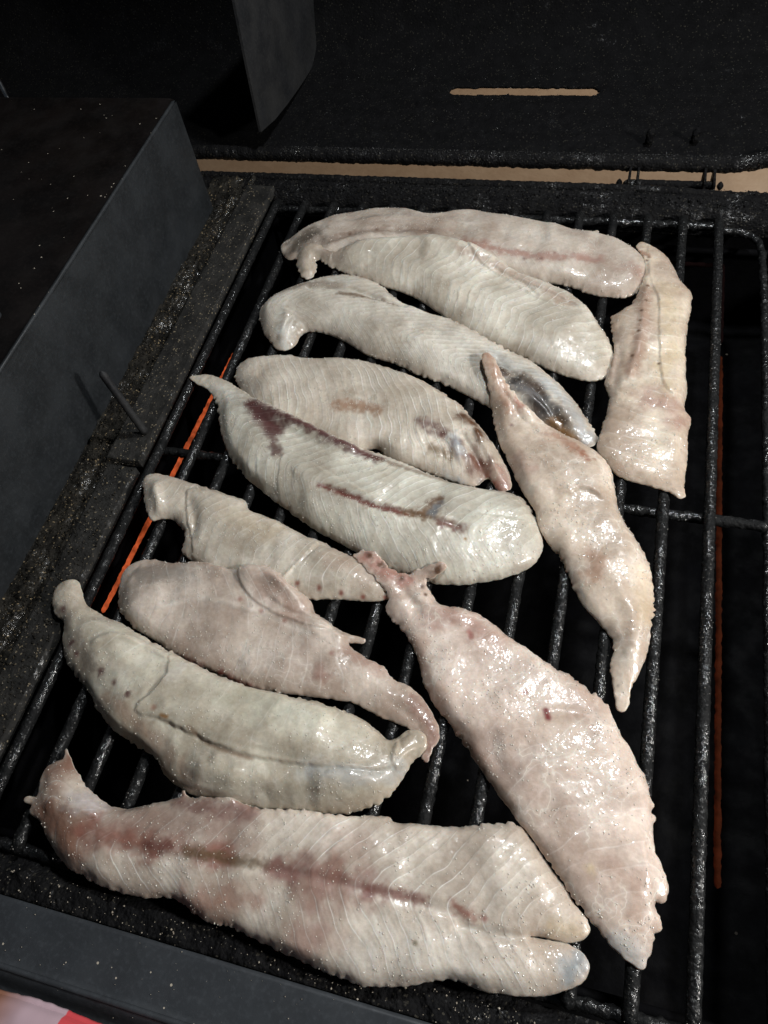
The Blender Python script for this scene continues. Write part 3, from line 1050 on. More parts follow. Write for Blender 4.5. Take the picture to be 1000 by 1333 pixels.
    if len(me.vertices) == len(allV):
        ca = np.ones((len(allV), 4)); ca[:len(V), :3] = colr; ca[len(V):, :3] = A2
        at = me.color_attributes.new('flesh', 'FLOAT_COLOR', 'POINT')
        at.data.foreach_set('color', ca.ravel())
        ca[len(V) + len(V2):, :3] = A1 * 0.92
        at.data.foreach_set('color', ca.ravel())
        fv = np.zeros((len(allV), 3))
        fv[:len(V), 0] = ph + 40; fv[:len(V), 1] = lk * fsv * (1.0 if per > 6.5 or fs >= 1 else 0.75); fv[:, 2] = D.get('web', 0.25); fv[:len(V), 2] *= lk
        fa = me.attributes.new('flake', 'FLOAT_VECTOR', 'POINT')
        fa.data.foreach_set('vector', fv.ravel())
    # beads of juice on the wet top, coloured pale to imitate its glints
    rs = np.random.RandomState(seed)
    ok = np.where((h > 0.6) & (vnoise(V / 6.0, seed + 60) + 0.6 * vnoise(V / 17.0, seed + 61) > rs.uniform(-0.5, 1.3, len(V))))[0]
    pick = rs.choice(ok, min(len(ok), int(len(V) * 0.06)), replace=False)
    bead(np.column_stack([V[pick] + rs.uniform(-0.35, 0.35, (len(pick), 2)), z[pick] + 0.05]), 0.13 + 0.27 * rs.rand(len(pick)) ** 2.6, org, M_BEAD, o, 'juice_glint_beads')
    tag(o, D['label'], 'fish fillet', 'raw fish fillets on the grate')
    # write into the height field
    hq = (thick(q) + E_ + base(q)).reshape(gx.shape)
    iy, ix = int(y0 - GY0), int(x0 - GX0)
    sl = G[iy:iy + gx.shape[0], ix:ix + gx.shape[1]]
    np.copyto(sl, np.maximum(sl, np.where(m, hq, 0)))
    return o


FISH = []
# 1 the rearmost
FISH.append(dict(
    label='rearmost raw fillet along the far end of the grate, pinkish line along it',
    out=[(366, 320), (385, 301), (420, 284), (470, 273), (530, 269), (553, 276), (568, 277), (600, 270), (640, 275), (690, 283), (735, 292), (756, 299), (780, 296),
         (776, 303), (792, 303), (815, 313), (835, 328), (845, 345), (843, 370), (822, 384), (792, 386), (765, 381), (740, 372), (700, 365), (640, 352),
         (560, 340), (480, 338), (425, 338), (395, 336), (373, 336)],
    spine=[(366, 328), (430, 310), (520, 305), (620, 312), (720, 335), (840, 360)], T=10, flake=(1.4, 1.4, 5.5, 0.35), web=0.3,
    col=(0.45, 0.40, 0.345), col2=(0.38, 0.32, 0.275),
    crease=[('groove', [(400, 318), (470, 300), (560, 297), (620, 312), (700, 325)], 2.0, 1.0), ('ridge', [(420, 292), (520, 280), (620, 290)], 3, 0.8)],
    tint=[([(390, 326), (440, 306), (500, 298), (560, 298)], 5, BROWN, 0.45), ([(600, 312), (650, 322), (720, 333), (780, 335)], 5, PINK, 0.65),
          ([(455, 301)], 2.2, BROWN, 0.6), ([(490, 297)], 2.0, BROWN, 0.6), ([(683, 333)], 2.2, BLOOD, 0.5), ([(705, 335)], 2.0, BLOOD, 0.5), ([(722, 328)], 1.6, BLOOD, 0.5),
          ([(835, 350), (810, 340)], 7, PINK, 0.4), ([(360, 330), (385, 312), (410, 300)], 13, (0.15, 0.125, 0.10), 0.85)]))
# 2
FISH.append(dict(
    label='thick raw fillet with a small curled tail at its left, second from the top',
    out=[(387, 338), (390, 323), (400, 314), (413, 313), (422, 318), (440, 318), (470, 309), (510, 304), (555, 303), (600, 312), (640, 330), (680, 351), (720, 371),
         (752, 388), (780, 420), (797, 452), (799, 475), (790, 490), (772, 495), (745, 491), (700, 474), (650, 453), (600, 428), (565, 402),
         (535, 384), (495, 371), (455, 357), (432, 347), (417, 338), (411, 340), (411, 352), (404, 363), (394, 361), (388, 351)],
    spine=[(400, 345), (420, 328), (500, 338), (600, 370), (700, 420), (795, 475)], T=14, c=14, flake=(0.75, 0.75, 6.0, 0.9), curv=0.012, web=0.1,
    col=(0.49, 0.46, 0.39), col2=(0.42, 0.39, 0.33),
    slab=[([(600,295),(655,315),(735,360),(775,400),(738,399),(700,387),(660,362),(620,337)],1.3), ([(384,325),(402,308),(425,314),(428,330),(412,334),(412,356),(402,368),(384,352)],2.2)],
    crease=[('step', [(760, 400), (700, 372), (640, 345)], 2.5, -1.2), ('groove', [(640, 345), (680, 365), (700, 385)], 1.6, 1.0)],
    tint=[([(420, 322), (440, 330)], 6, (0.36, 0.3, 0.25), 0.5), ([(440, 345), (480, 358), (520, 375)], 3.5, PINK, 0.5), ([(600, 330), (670, 355), (740, 395)], 5, (0.52, 0.36, 0.28), 0.5),
          ([(700, 450), (780, 480)], 9, WHITE, 0.35), ([(395, 350)], 4, (0.6, 0.54, 0.48), 0.6)]))
# 3
FISH.append(dict(
    label='raw fillet with hooked blunt left end and a dark skin patch at its right',
    out=[(338, 408), (345, 390), (362, 377), (388, 369), (420, 358), (455, 356), (490, 366), (512, 383), (532, 394), (562, 404), (600, 418), (640, 438), (668, 454),
         (700, 474), (735, 503), (765, 545), (779, 572), (765, 582), (740, 572), (705, 556), (670, 545), (635, 528), (600, 510), (560, 492), (535, 484), (528, 478),
         (505, 470), (480, 462), (455, 447), (425, 434), (402, 431), (390, 437), (385, 448), (375, 455), (362, 454), (348, 440), (341, 425)],
    spine=[(366, 445), (365, 405), (420, 395), (520, 430), (620, 480), (770, 570)], T=12, flake=(2.2, 2.2, 5.5, 0.85), curv=0.02, web=0.1,
    col=(0.49, 0.46, 0.40), col2=(0.40, 0.375, 0.325),
    crease=[('groove', [(395, 372), (450, 372), (500, 388), (530, 396)], 1.8, 2.2), ('groove', [(640, 460), (690, 500), (740, 550)], 2.5, 1.6),
            ('ridge', [(375, 400), (368, 425), (368, 448)], 3.5, 1.4), ('ridge', [(560, 420), (620, 445), (650, 470)], 3, 1.0)],
    tint=[([(360, 376), (400, 368), (440, 368)], 5, (0.30, 0.25, 0.20), 0.6), ([(440, 380), (480, 385), (520, 396)], 2.5, (0.24, 0.16, 0.10), 0.7),
          ([(368, 425), (368, 448)], 6, (0.68, 0.68, 0.64), 0.6),
          ([(650, 478), (690, 505), (725, 540), (758, 570)], 11, (0.10, 0.06, 0.04), 0.95), ([(670, 495), (700, 515), (720, 530)], 6, GREY, 0.6), ([(672, 492)], 5, DARK, 0.9), ([(700, 520), (735, 555)], 5, DARK, 0.8),
          ([(720, 540), (750, 562)], 4, (0.30, 0.17, 0.07), 0.8), ([(700, 485), (740, 520), (768, 560)], 5, SILVER, 0.5), ([(640, 455), (660, 470), (690, 480)], 5, (0.5, 0.5, 0.47), 0.6),
          ([(600, 505), (640, 530)], 7, (0.36, 0.28, 0.22), 0.5)]))
# 4
FISH.append(dict(
    label='raw fillet with brown bruised right end, behind the one with the purple stain',
    out=[(307, 490), (311, 474), (325, 464), (350, 461), (380, 461), (388, 464), (405, 466), (440, 465), (480, 470), (520, 482), (560, 500), (595, 523), (625, 553), (650, 590),
         (664, 622), (664, 636), (648, 637), (636, 622), (620, 632), (595, 628), (550, 612), (505, 596), (495, 585), (480, 584), (470, 592), (430, 585), (380, 565), (340, 540), (315, 510)],
    spine=[(310, 488), (380, 505), (460, 530), (540, 565), (660, 625)], T=11, flake=(-0.6, 1.0, 6.0, 1.0), web=0.1,
    col=(0.49, 0.44, 0.37), col2=(0.41, 0.37, 0.31),
    crease=[('groove', [(600, 560), (620, 590), (635, 618)], 2.0, 2.0), ('ridge', [(620, 555), (645, 600), (655, 625)], 2.5, 1.6), ('ridge', [(590, 570), (600, 600)], 2.0, 1.3)],
    tint=[([(440, 525), (470, 528), (490, 535)], 5, (0.50, 0.30, 0.19), 0.7), ([(310, 490), (330, 500)], 8, (0.42, 0.38, 0.33), 0.5),
          ([(555, 550), (575, 560), (592, 575)], 7, (0.15, 0.06, 0.05), 0.8), ([(605, 538), (628, 565)], 7, BROWN, 0.85), ([(560, 580), (585, 590)], 4, (0.25, 0.15, 0.06), 0.6),
          ([(590, 565), (600, 590)], 4, SILVER, 0.6), ([(615, 590), (650, 628)], 9, (0.22, 0.09, 0.06), 0.85), ([(650, 600), (660, 625)], 4, PINK, 0.6), ([(628, 620), (640, 628)], 4, DARK, 0.7),
          ([(575, 612), (600, 620)], 4, SILVER, 0.5)]))
# 5
FISH.append(dict(
    label='large pale raw fillet in the middle with a long purple stain and a blood line',
    out=[(247, 490), (262, 485), (285, 489), (308, 500), (325, 512), (345, 520), (380, 537), (430, 561), (480, 584), (530, 603), (575, 622), (630, 632), (668, 640), (690, 660),
         (704, 692), (706, 716), (693, 736), (668, 748), (630, 757), (580, 760), (530, 750), (480, 728), (450, 710), (412, 690), (381, 668), (350, 645),
         (320, 620), (298, 590), (288, 560), (284, 530), (272, 508), (256, 499)],
    spine=[(250, 492), (300, 530), (360, 595), (440, 640), (520, 668), (600, 690), (705, 715)], T=13, c=16, flake=(1.0, 1.15, 6.2, 1.0), curv=0.004, web=0.1,
    col=(0.50, 0.49, 0.42), col2=(0.42, 0.405, 0.35),
    slab=[([(372,590),(400,600),(450,628),(540,664),(640,672),(740,690),(730,770),(600,790),(470,760),(370,700),(360,640)],0.8)],
    crease=[('groove', [(420, 633), (480, 656), (545, 672), (600, 685)], 1.5, 0.9), ('groove', [(330, 540), (400, 573), (470, 597)], 3, 1.0),
            ('ridge', [(380, 600), (400, 630), (400, 670)], 5, 1.2)],
    tint=[([(330, 528), (345, 545), (362, 560)], 8.5, PURPLE, 0.93), ([(340, 535), (390, 553), (440, 575), (490, 592)], 4.6, PURPLE, 0.88), ([(350, 560), (362, 590)], 4.5, PURPLE, 0.7),
          ([(490, 592), (560, 615), (600, 622)], 2.6, BROWN, 0.5),
          ([(418, 634), (450, 645), (490, 660), (530, 670)], 2.7, (0.24, 0.09, 0.07), 0.9), ([(530, 668), (565, 668)], 5, (0.26, 0.16, 0.09), 0.85), ([(563, 668), (572, 655)], 4, GREY, 0.85),
          ([(575, 680), (600, 688)], 4, BLOOD, 0.7), ([(560, 655), (572, 650)], 3, (0.20, 0.1, 0.05), 0.7),
          ([(270, 492), (300, 510)], 6, WHITE, 0.4), ([(620, 720), (690, 715)], 14, WHITE, 0.3), ([(606, 702)], 1.3, (0.45, 0.25, 0.08), 0.8)]))
# 12 (right, upright)
F12 = dict(
    label='raw fillet lying lengthwise along the right side, its front end cut straight',
    out=[(829, 318), (836, 312), (850, 318), (868, 330), (879, 348), (887, 366), (900, 380), (899, 400), (893, 440), (892, 480), (894, 510), (891, 532), (899, 540), (895, 565),
         (894, 600), (890, 632), (892, 646), (884, 648), (873, 640), (860, 636), (830, 628), (806, 620), (790, 604), (778, 584), (783, 562), (792, 530), (793, 512), (787, 500), (795, 480),
         (800, 456), (798, 430), (796, 412), (812, 402), (826, 390), (834, 372), (841, 352), (838, 335)],
    spine=[(838, 318), (848, 400), (850, 480), (840, 560), (838, 630)], T=7, flake=(0.3, -0.2, 9.0, 0.4), web=0.45,
    col=(0.57, 0.50, 0.40), col2=(0.47, 0.39, 0.32),
    slab=[([(852,300),(890,310),(925,380),(920,480),(915,525),(870,503),(859,440),(858,385),(846,350)],1.1)],
    crease=[('ridge', [(848, 330), (840, 380), (836, 430), (820, 490)], 3.0, 1.3), ('groove', [(800, 500), (806, 470), (808, 440)], 2.5, 1.0)],
    tint=[([(870, 370), (872, 430), (870, 490), (868, 520)], 9, YEL, 0.5), ([(842, 370), (838, 420), (825, 480)], 6, (0.50, 0.33, 0.25), 0.6), ([(850, 515), (875, 530), (892, 540)], 11, PINK, 0.62),
          ([(835, 318), (845, 325)], 3, (0.4, 0.2, 0.13), 0.6), ([(800, 425), (795, 510)], 7, (0.42, 0.33, 0.28), 0.5)]
         + [([(x, y)], 1.5, BROWN, 0.8) for x, y in [(846, 327), (844, 332), (844, 366), (842, 386), (836, 400), (834, 414), (832, 428), (824, 458), (859, 469)]])
FISH.append(F12)
# 8 (diagonal centre right)
FISH.append(dict(
    label='long S-shaped raw fillet pointing to the lower right, narrow brownish tip at its upper end',
    out=[(628, 459), (636, 457), (645, 468), (652, 484), (668, 508), (692, 532), (715, 553), (748, 570), (768, 580), (782, 592), (795, 612), (800, 640), (806, 665), (828, 700),
         (845, 735), (850, 768), (849, 805), (843, 845), (830, 878), (820, 897), (819, 915), (812, 926), (804, 924), (801, 905), (797, 880), (797, 855), (800, 838), (790, 820),
         (772, 802), (752, 775), (738, 740), (722, 715), (704, 690), (697, 665), (680, 638), (662, 600), (648, 568), (642, 540), (636, 500)],
    spine=[(633, 462), (660, 530), (710, 600), (750, 680), (795, 750), (820, 820), (812, 920)], T=10, c=14, flake=(0.8, 0.8, 8.0, 0.15), web=0.85, lump=0.7,
    col=(0.56, 0.48, 0.395), col2=(0.46, 0.38, 0.31), lift=[(640, 475, 4, 12), (812, 915, -1, 8)],
    crease=[('step', [(735, 645), (760, 635), (790, 650)], 3.0, 1.5), ('groove', [(650, 500), (680, 540), (700, 560)], 2.0, 1.0), ('ridge', [(810, 760), (830, 820), (818, 870)], 4, 1.2)],
    tint=[([(634, 465), (650, 500), (665, 530)], 5, (0.58, 0.33, 0.22), 0.6), ([(670, 520), (680, 528)], 3, (0.5, 0.2, 0.13), 0.6), ([(666, 549)], 1.8, BLOOD, 0.6),
          ([(745, 580), (765, 595)], 4, (0.40, 0.16, 0.09), 0.7), ([(715, 560), (745, 575)], 5, (0.58, 0.33, 0.23), 0.55), ([(770, 720), (775, 740)], 8, (0.50, 0.27, 0.17), 0.55),
          ([(740, 600), (770, 660)], 12, (0.50, 0.40, 0.32), 0.4), ([(840, 740), (843, 800)], 7, YEL, 0.35), ([(675, 590), (690, 610)], 6, PINK, 0.35),
          ([(808, 884)], 1.2, BROWN, 0.8), ([(815, 850), (810, 900)], 6, WHITE, 0.35)]))
# 6
FISH.append(dict(
    label='narrow raw fillet with squared left end and a row of dark dots near its right',
    out=[(188, 617), (198, 612), (215, 616), (245, 626), (275, 635), (300, 644), (318, 651), (322, 662), (335, 668), (358, 676), (380, 686), (396, 695), (412, 699), (440, 714), (465, 724),
         (490, 735), (520, 748), (528, 765), (505, 779), (480, 782), (440, 779), (405, 779), (370, 772), (320, 760), (270, 742), (246, 726), (237, 716), (243, 702), (238, 688),
         (225, 676), (208, 675), (196, 677), (190, 660), (187, 638)],
    spine=[(190, 645), (250, 660), (320, 700), (400, 738), (525, 768)], T=8, e=2.4, flake=(0.5, 0.6, 6.0, 0.55), web=0.4, rag=1.0,
    col=(0.49, 0.45, 0.38), col2=(0.40, 0.365, 0.305), lift=[(195, 640, 3, 14)],
    slab=[([(246,704),(240,665),(244,632),(300,640),(412,696),(385,733),(348,768),(300,748),(246,730)],1.3)],
    crease=[('groove', [(240, 640), (250, 670), (246, 700)], 3.5, 2.2), ('ridge', [(200, 625), (205, 650), (200, 672)], 3.0, 2.0), ('step', [(345, 765), (380, 735), (420, 705)], 3, -1.0)],
    tint=[([(196, 640)], 7, (0.60, 0.58, 0.52), 0.5), ([(430, 720), (480, 745)], 9, (0.50, 0.36, 0.28), 0.5), ([(290, 660), (350, 690)], 10, YEL, 0.25)]
         + [([(x, y)], 1.9, (0.30, 0.09, 0.06), 0.8) for x, y in [(385, 755), (413, 760), (441, 765), (470, 769), (499, 769)]]))
# 7
FISH.append(dict(
    label='broad pinkish raw fillet with white ridge and a tail curling down at its right',
    out=[(155, 770), (158, 748), (172, 732), (195, 727), (225, 732), (250, 729), (275, 733), (308, 741), (315, 735), (345, 735), (362, 745), (380, 762), (395, 772), (405, 783), (409, 797), (425, 808),
         (448, 822), (475, 831), (473, 836), (452, 836), (465, 848), (500, 868), (505, 878), (530, 890), (552, 912), (566, 935), (571, 960), (563, 975), (556, 992), (550, 990), (549, 965),
         (536, 951), (516, 940), (490, 930), (462, 915), (430, 909), (400, 905), (360, 900), (320, 892), (280, 875), (240, 858), (200, 832), (170, 812), (157, 792)],
    spine=[(157, 765), (230, 790), (320, 825), (420, 870), (500, 900), (555, 975)], T=8, flake=(-0.5, 0.3, 8.0, 0.35), web=0.55,
    col=(0.50, 0.43, 0.37), col2=(0.42, 0.35, 0.305),
    slab=[([(318,715),(400,735),(440,790),(425,812),(385,806),(350,792),(322,772),(310,748)],1.4)],
    crease=[('ridge', [(200, 790), (260, 775), (320, 790), (370, 800), (430, 830)], 1.8, 0.5), ('step', [(410, 798), (375, 790), (345, 770)], 3, -1.0), ('ridge', [(430, 815), (455, 830)], 2, 1.0),
            ('groove', [(500, 905), (530, 925), (550, 955)], 3, 1.2), ('ridge', [(345, 740), (375, 765), (395, 785)], 3.0, 1.6)],
    tint=[([(157, 780), (190, 745), (230, 745)], 10, (0.36, 0.33, 0.29), 0.6), ([(340, 760), (380, 790)], 10, (0.60, 0.42, 0.34), 0.55), ([(200, 790), (260, 777), (330, 793), (400, 820)], 2.0, WHITE, 0.22),
          ([(320, 890), (300, 884), (280, 872)], 3.5, (0.34, 0.07, 0.06), 0.8), ([(230, 850), (260, 864), (330, 893)], 2.5, BLOOD, 0.7),
          ([(540, 910), (562, 950), (556, 985)], 6, (0.40, 0.24, 0.19), 0.7), ([(415, 875)], 6, PINK, 0.5), ([(450, 840), (490, 865)], 5, PINK, 0.4)]
         + [([(x, y)], 1.9, (0.42, 0.17, 0.13), 0.55) for x, y in [(311, 777), (338, 792), (368, 804), (430, 847)]]))
# 10
FISH.append(dict(
    label='thick raw fillet at left with a raised slab fold and a stubby knobbed tip',
    out=[(69, 786), (72, 765), (84, 754), (97, 753), (104, 765), (110, 785), (122, 793), (134, 800), (150, 806), (168, 817), (198, 834), (240, 858), (280, 876), (320, 893), (370, 903),
         (415, 913), (455, 928), (485, 945), (503, 962), (514, 962), (530, 950), (547, 951), (554, 960), (552, 977), (538, 990), (527, 1008), (512, 1030), (485, 1048), (450, 1058), (400, 1058), (340, 1052),
         (285, 1044), (245, 1030), (215, 1008), (203, 986), (175, 968), (150, 950), (128, 925), (115, 898), (98, 878), (86, 858), (82, 830), (83, 808), (73, 800)],
    spine=[(85, 765), (110, 840), (170, 900), (260, 950), (380, 975), (545, 975)], T=19, c=14, e=3.0, flake=(0.6, 0.6, 9.0, 0.2), web=0.4, lump=0.8,
    col=(0.50, 0.475, 0.39), col2=(0.41, 0.38, 0.31), lift=[(82, 770, 5, 12)],
    slab=[([(219,850),(260,840),(330,870),(430,895),(505,935),(518,985),(500,1000),(440,1001),(360,992),(300,978),(250,956),(215,940),(178,927),(205,900),(219,878)],1.7), ([(534,950),(556,948),(560,962),(530,978),(516,1000),(508,985),(514,966)],1.0)],
    crease=[('step', [(540, 996), (460, 998), (380, 985), (300, 965), (230, 945)][::-1], 3.0, 0.3), ('ridge', [(240, 1000), (320, 1014), (400, 1020), (500, 1008)], 5.0, 2.4),
            ('ridge', [(120, 838), (150, 828), (190, 838), (220, 855)], 2.0, 1.5), ('ridge', [(528, 958), (522, 985), (505, 1005)], 3, 1.0),
            ('groove', [(250, 950), (270, 968), (310, 985), (350, 992)], 1.0, 0.4)],
    tint=[([(80, 800), (90, 840), (120, 870)], 11, (0.36, 0.31, 0.26), 0.6), ([(140, 910), (200, 960), (240, 1010), (270, 1040)], 7, (0.50, 0.36, 0.27), 0.6), ([(228, 880), (238, 868)], 5, WHITE, 0.5),
          ([(250, 950), (270, 968), (295, 980), (330, 990)], 1.4, (0.34, 0.22, 0.14), 0.6), ([(215, 935), (222, 937)], 1.5, (0.40, 0.22, 0.08), 0.8), ([(205, 925)], 2.2, (0.45, 0.2, 0.13), 0.6),
          ([(400, 1005), (480, 1010), (520, 1000)], 6, SILVER, 0.4), ([(300, 900), (400, 930)], 12, (0.50, 0.50, 0.40), 0.4)]
         + [([(x, y)], r, PURPLE, 0.75) for x, y, r in [(79, 791, 2.8), (90, 835, 2.4), (97, 849, 2.2), (132, 875, 2.6), (150, 890, 2.2), (170, 907, 3.0)]]))
# 11
FISH.append(dict(
    label='largest raw fillet across the front with red blood line and forked right end',
    out=[(79, 988), (83, 972), (88, 984), (94, 1000), (106, 1018), (122, 1036), (140, 1048), (165, 1052), (190, 1047), (215, 1042), (233, 1036), (238, 1028), (244, 1038), (265, 1037), (300, 1038), (314, 1045),
         (340, 1052), (400, 1055), (430, 1060), (470, 1062), (507, 1064), (510, 1070), (540, 1072), (575, 1076), (600, 1076), (630, 1071), (662, 1070), (676, 1074), (690, 1090), (704, 1112), (722, 1138),
         (738, 1160), (752, 1182), (766, 1198), (767, 1214), (752, 1225), (730, 1224), (700, 1218), (688, 1219), (712, 1224), (738, 1230), (758, 1240), (767, 1256), (760, 1274), (745, 1286), (700, 1296), (660, 1294), (625, 1288),
         (600, 1277), (570, 1275), (545, 1281), (505, 1284), (470, 1281), (430, 1267), (385, 1246), (345, 1228), (310, 1210), (265, 1196), (235, 1172), (215, 1168), (180, 1166), (140, 1155), (105, 1138), (80, 1118),
         (62, 1090), (50, 1066), (38, 1056), (43, 1047), (30, 1043), (32, 1035), (46, 1037), (50, 1022), (57, 1000), (68, 990)],
    spine=[(75, 1000), (75, 1050), (120, 1095), (200, 1110), (300, 1122), (400, 1140), (500, 1162), (600, 1190), (760, 1228)], T=9, c=16, e=2.2, flake=(1.05, 1.0, 6.6, 1.0), curv=0.006, web=0.12,
    col=(0.53, 0.48, 0.415), col2=(0.44, 0.39, 0.34), rag=0.7, lift=[(60, 1030, 2, 15)],
    crease=[('groove', [(130, 1100), (200, 1112), (300, 1124), (400, 1140), (500, 1164), (600, 1190)], 2.2, 0.9), ('ridge', [(95, 1030), (110, 1040), (130, 1050)], 1.8, 0.9), ('ridge', [(80, 1050), (105, 1052), (125, 1062)], 1.8, 0.8),
            ('groove', [(590, 1203), (640, 1215), (700, 1222)], 2.2, 1.6)],
    tint=[([(85, 980), (68, 1020), (64, 1060), (95, 1105)], 15, (0.36, 0.19, 0.13), 0.8), ([(120, 1070), (200, 1075), (300, 1080)], 16, (0.40, 0.26, 0.21), 0.6), ([(95, 1035), (120, 1050)], 6, (0.55, 0.50, 0.50), 0.6), ([(110, 1075), (170, 1095), (240, 1105), (290, 1115)], 8, (0.36, 0.15, 0.11), 0.7),
          ([(230, 1040), (260, 1050), (320, 1052)], 6, (0.26, 0.12, 0.10), 0.65), ([(190, 1100), (215, 1100)], 4, BLOOD, 0.6), ([(240, 1108), (300, 1118), (345, 1126)], 3, (0.22, 0.15, 0.08), 0.6),
          ([(360, 1130), (420, 1140), (480, 1158)], 8, (0.36, 0.16, 0.14), 0.7), ([(430, 1148), (410, 1170), (420, 1200), (395, 1230)], 12, (0.46, 0.27, 0.22), 0.6), ([(240, 1175), (300, 1172), (330, 1168)], 9, (0.45, 0.22, 0.16), 0.5),
          ([(480, 1155), (520, 1165), (550, 1172)], 3, (0.30, 0.12, 0.10), 0.65), ([(590, 1178), (600, 1186), (615, 1192)], 2.8, (0.36, 0.15, 0.11), 0.7), ([(630, 1195)], 2, (0.42, 0.15, 0.12), 0.6),
          ([(420, 1100), (460, 1110)], 12, PINK, 0.3), ([(740, 1260), (765, 1255)], 6, SILVER, 0.6), ([(740, 1280), (755, 1245)], 4, (0.25, 0.30, 0.33), 0.5), ([(540, 1228)], 1.4, (0.2, 0.15, 0.04), 0.9),
          ([(720, 1210), (755, 1210)], 5, YEL, 0.4), ([(480, 1240), (600, 1250), (680, 1270)], 14, WHITE, 0.25)]))
# 9
FISH.append(dict(
    label='long diamond-shaped pinkish raw fillet at the lower right with a forked narrow upper end',
    out=[(460, 719), (480, 714), (495, 722), (505, 735), (522, 743), (545, 738), (562, 730), (577, 729), (581, 737), (570, 748), (553, 757), (558, 768), (572, 784), (600, 788), (630, 803),
         (662, 828), (690, 846), (718, 866), (745, 880), (765, 897), (788, 914), (799, 935), (808, 955), (818, 970), (832, 998), (843, 1022), (846, 1040), (853, 1048), (846, 1058), (854, 1062),
         (849, 1078), (852, 1104), (862, 1128), (869, 1152), (868, 1170), (862, 1178), (852, 1170), (858, 1192), (860, 1208), (852, 1218), (848, 1238), (842, 1250), (838, 1262), (820, 1252), (806, 1240), (785, 1216), (755, 1180),
         (722, 1132), (700, 1100), (672, 1064), (640, 1020), (612, 978), (585, 940), (565, 915), (552, 888), (545, 860), (530, 828), (508, 802), (503, 792), (506, 778), (500, 765), (486, 750)],
    spine=[(480, 722), (530, 775), (590, 860), (680, 960), (760, 1080), (838, 1255)], T=7, c=18, flake=(0.4, 0.5, 8.0, 0.3), web=1.0, drape=0.85,
    col=(0.57, 0.48, 0.42), col2=(0.49, 0.395, 0.345), lift=[(575, 735, 3, 8)],
    crease=[('groove', [(505, 745), (530, 770), (545, 800)], 3, 1.2), ('ridge', [(700, 930), (730, 925), (770, 930)], 3, 0.9), ('groove', [(640, 940), (645, 980), (660, 1010)], 3, 0.7), ('step', [(840, 1090), (848, 1130), (856, 1170)], 2.0, -1.0)],
    tint=[([(475, 720), (500, 738), (530, 750)], 6, (0.52, 0.22, 0.17), 0.6), ([(560, 800), (600, 800), (640, 830)], 10, (0.55, 0.30, 0.24), 0.5), ([(530, 830), (560, 900), (620, 990)], 8, (0.60, 0.35, 0.26), 0.45),
          ([(640, 960), (660, 1000)], 10, (0.42, 0.33, 0.30), 0.4), ([(800, 1120), (830, 1180)], 10, (0.62, 0.42, 0.33), 0.4), ([(810, 1230), (838, 1245)], 8, (0.62, 0.64, 0.64), 0.6), ([(770, 1130)], 3, YEL, 0.6),
          ([(720, 940), (790, 1000)], 14, (0.66, 0.56, 0.47), 0.4), ([(711, 923), (714, 932)], 2.2, (0.36, 0.09, 0.09), 0.85), ([(684, 899)], 1.9, (0.36, 0.09, 0.09), 0.8), ([(610, 818), (613, 825)], 2, (0.5, 0.15, 0.12), 0.6)]
         + [([(x, y)], r, BROWN, 0.8) for x, y, r in [(570, 740, 2.8), (495, 730, 3.0), (522, 747, 2.2), (548, 757, 1.8), (480, 718, 2.0), (553, 768, 1.6)]]))

for i, D in enumerate(FISH):
    fillet(D, i)

# ------------------------------------------------------------------ beads of fat added to the metal to imitate its sparkle
rs = np.random.RandomState(5)
cc_, rr_ = [], []
for i, bx in enumerate(BX):
    n = 150 if i < 11 else 230
    y = rs.uniform(0, 1, n) ** 1.35 * 440
    a = rs.normal(0.15, 0.5, n)
    cc_.append(np.column_stack([bx * 1000 + 2.9 * np.sin(a), y, -2.6 + 2.95 * np.cos(a)]))
    rr_.append(0.10 + 0.22 * rs.rand(n) ** 3)
m_ = vnoise(np.vstack(cc_)[:, :2] / 9.0, 3) > -0.15
bead(np.vstack(cc_)[m_], np.concatenate(rr_)[m_], np.array(grate.location) * 1000, M_BAR_GLINT, grate, 'fat_glint_beads')
n = 1500
yy_ = rs.normal(500.5, 2.6, n); xx_ = rs.uniform(-250, 125, n)
bead(np.column_stack([xx_, yy_, 3.0 + np.sqrt(np.clip(5.6 ** 2 - (yy_ - 500.5) ** 2, 0, None)) + np.clip(xx_ - 75, 0, 60) * 0.2]),
     0.12 + 0.3 * rs.rand(n) ** 3, np.array(grill.location) * 1000, M_GREASE_GLINT, grill, 'fat_glint_beads')
n = 1100
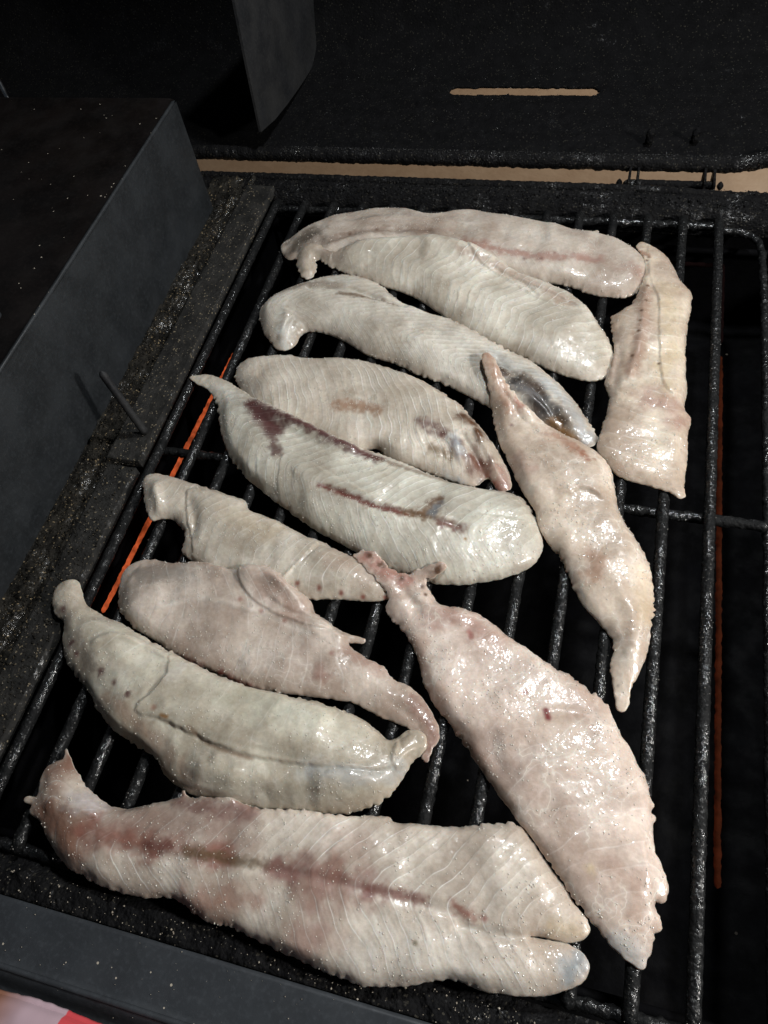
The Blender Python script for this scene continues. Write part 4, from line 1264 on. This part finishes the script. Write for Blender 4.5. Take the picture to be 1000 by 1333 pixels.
bead(np.column_stack([rs.uniform(-240, 120, n), rs.uniform(459, 478, n), np.full(n, 0.2)]), 0.12 + 0.3 * rs.rand(n) ** 3,
     np.array(grill.location) * 1000, M_GREASE_GLINT, grill, 'fat_glint_beads')
n = 900
yy_ = rs.uniform(506, 625, n)
bead(np.column_stack([rs.uniform(-240, 180, n), yy_, 2.0 + np.clip(yy_ - 600, 0, 30) * 0.15]), 0.15 + 0.3 * rs.rand(n) ** 3,
     np.array(grill.location) * 1000, M_GREASE_GLINT, grill, 'fat_glint_beads')

# ------------------------------------------------------------------ loose grit
def grit(name, n, x0, x1, y0, y1, z, smin, smax, mat, parent, seed):
    r = np.random.RandomState(seed)
    c = np.column_stack([r.uniform(x0, x1, n), r.uniform(y0, y1, n), np.full(n, z)])
    s = smin + (smax - smin) * r.rand(n) ** 3
    base = np.array([(1, 0, 0), (-1, 0, 0), (0, 1, 0), (0, -1, 0), (0, 0, 1), (0, 0, -1)], float)
    F8 = np.array([(0, 2, 4), (2, 1, 4), (1, 3, 4), (3, 0, 4), (2, 0, 5), (1, 2, 5), (3, 1, 5), (0, 3, 5)])
    V = c[:, None, :] + base[None] * s[:, None, None] * r.uniform(0.5, 1.3, (n, 6, 1))
    Fc = (F8[None] + (np.arange(n) * 6)[:, None, None]).reshape(-1, 3)
    o = mesh_np(name, V.reshape(-1, 3), Fc, mat, smooth=False)
    rooted(o, parent)
    o['kind'] = 'stuff'
    return o


M_SALT = metal_mat('pale_crumb', (0.26, 0.22, 0.17), (0.38, 0.34, 0.28), (0.2, 0.5))
grit('dark_crumbs', 5000, -0.284, -0.247, -0.005, 0.46, 0.002, 0.0002, 0.0010, M_CRUST, grill, 1)
grit('pale_crumbs', 500, -0.284, -0.247, -0.005, 0.46, 0.0032, 0.00012, 0.00035, M_SALT, grill, 2)
grit('rim_crumbs', 1500, -0.29, 0.12, 0.459, 0.478, 0.0005, 0.0003, 0.0011, M_TAR, grill, 3)
grit('shelf_crumbs', 140, -0.24, 0.02, -0.060, -0.018, 0.0003, 0.00012, 0.00034, M_SALT, grill, 4)
grit('rail_crumbs', 260, -0.24, 0.05, -0.017, -0.006, -0.003, 0.0002, 0.0007, M_SALT, grill, 5)
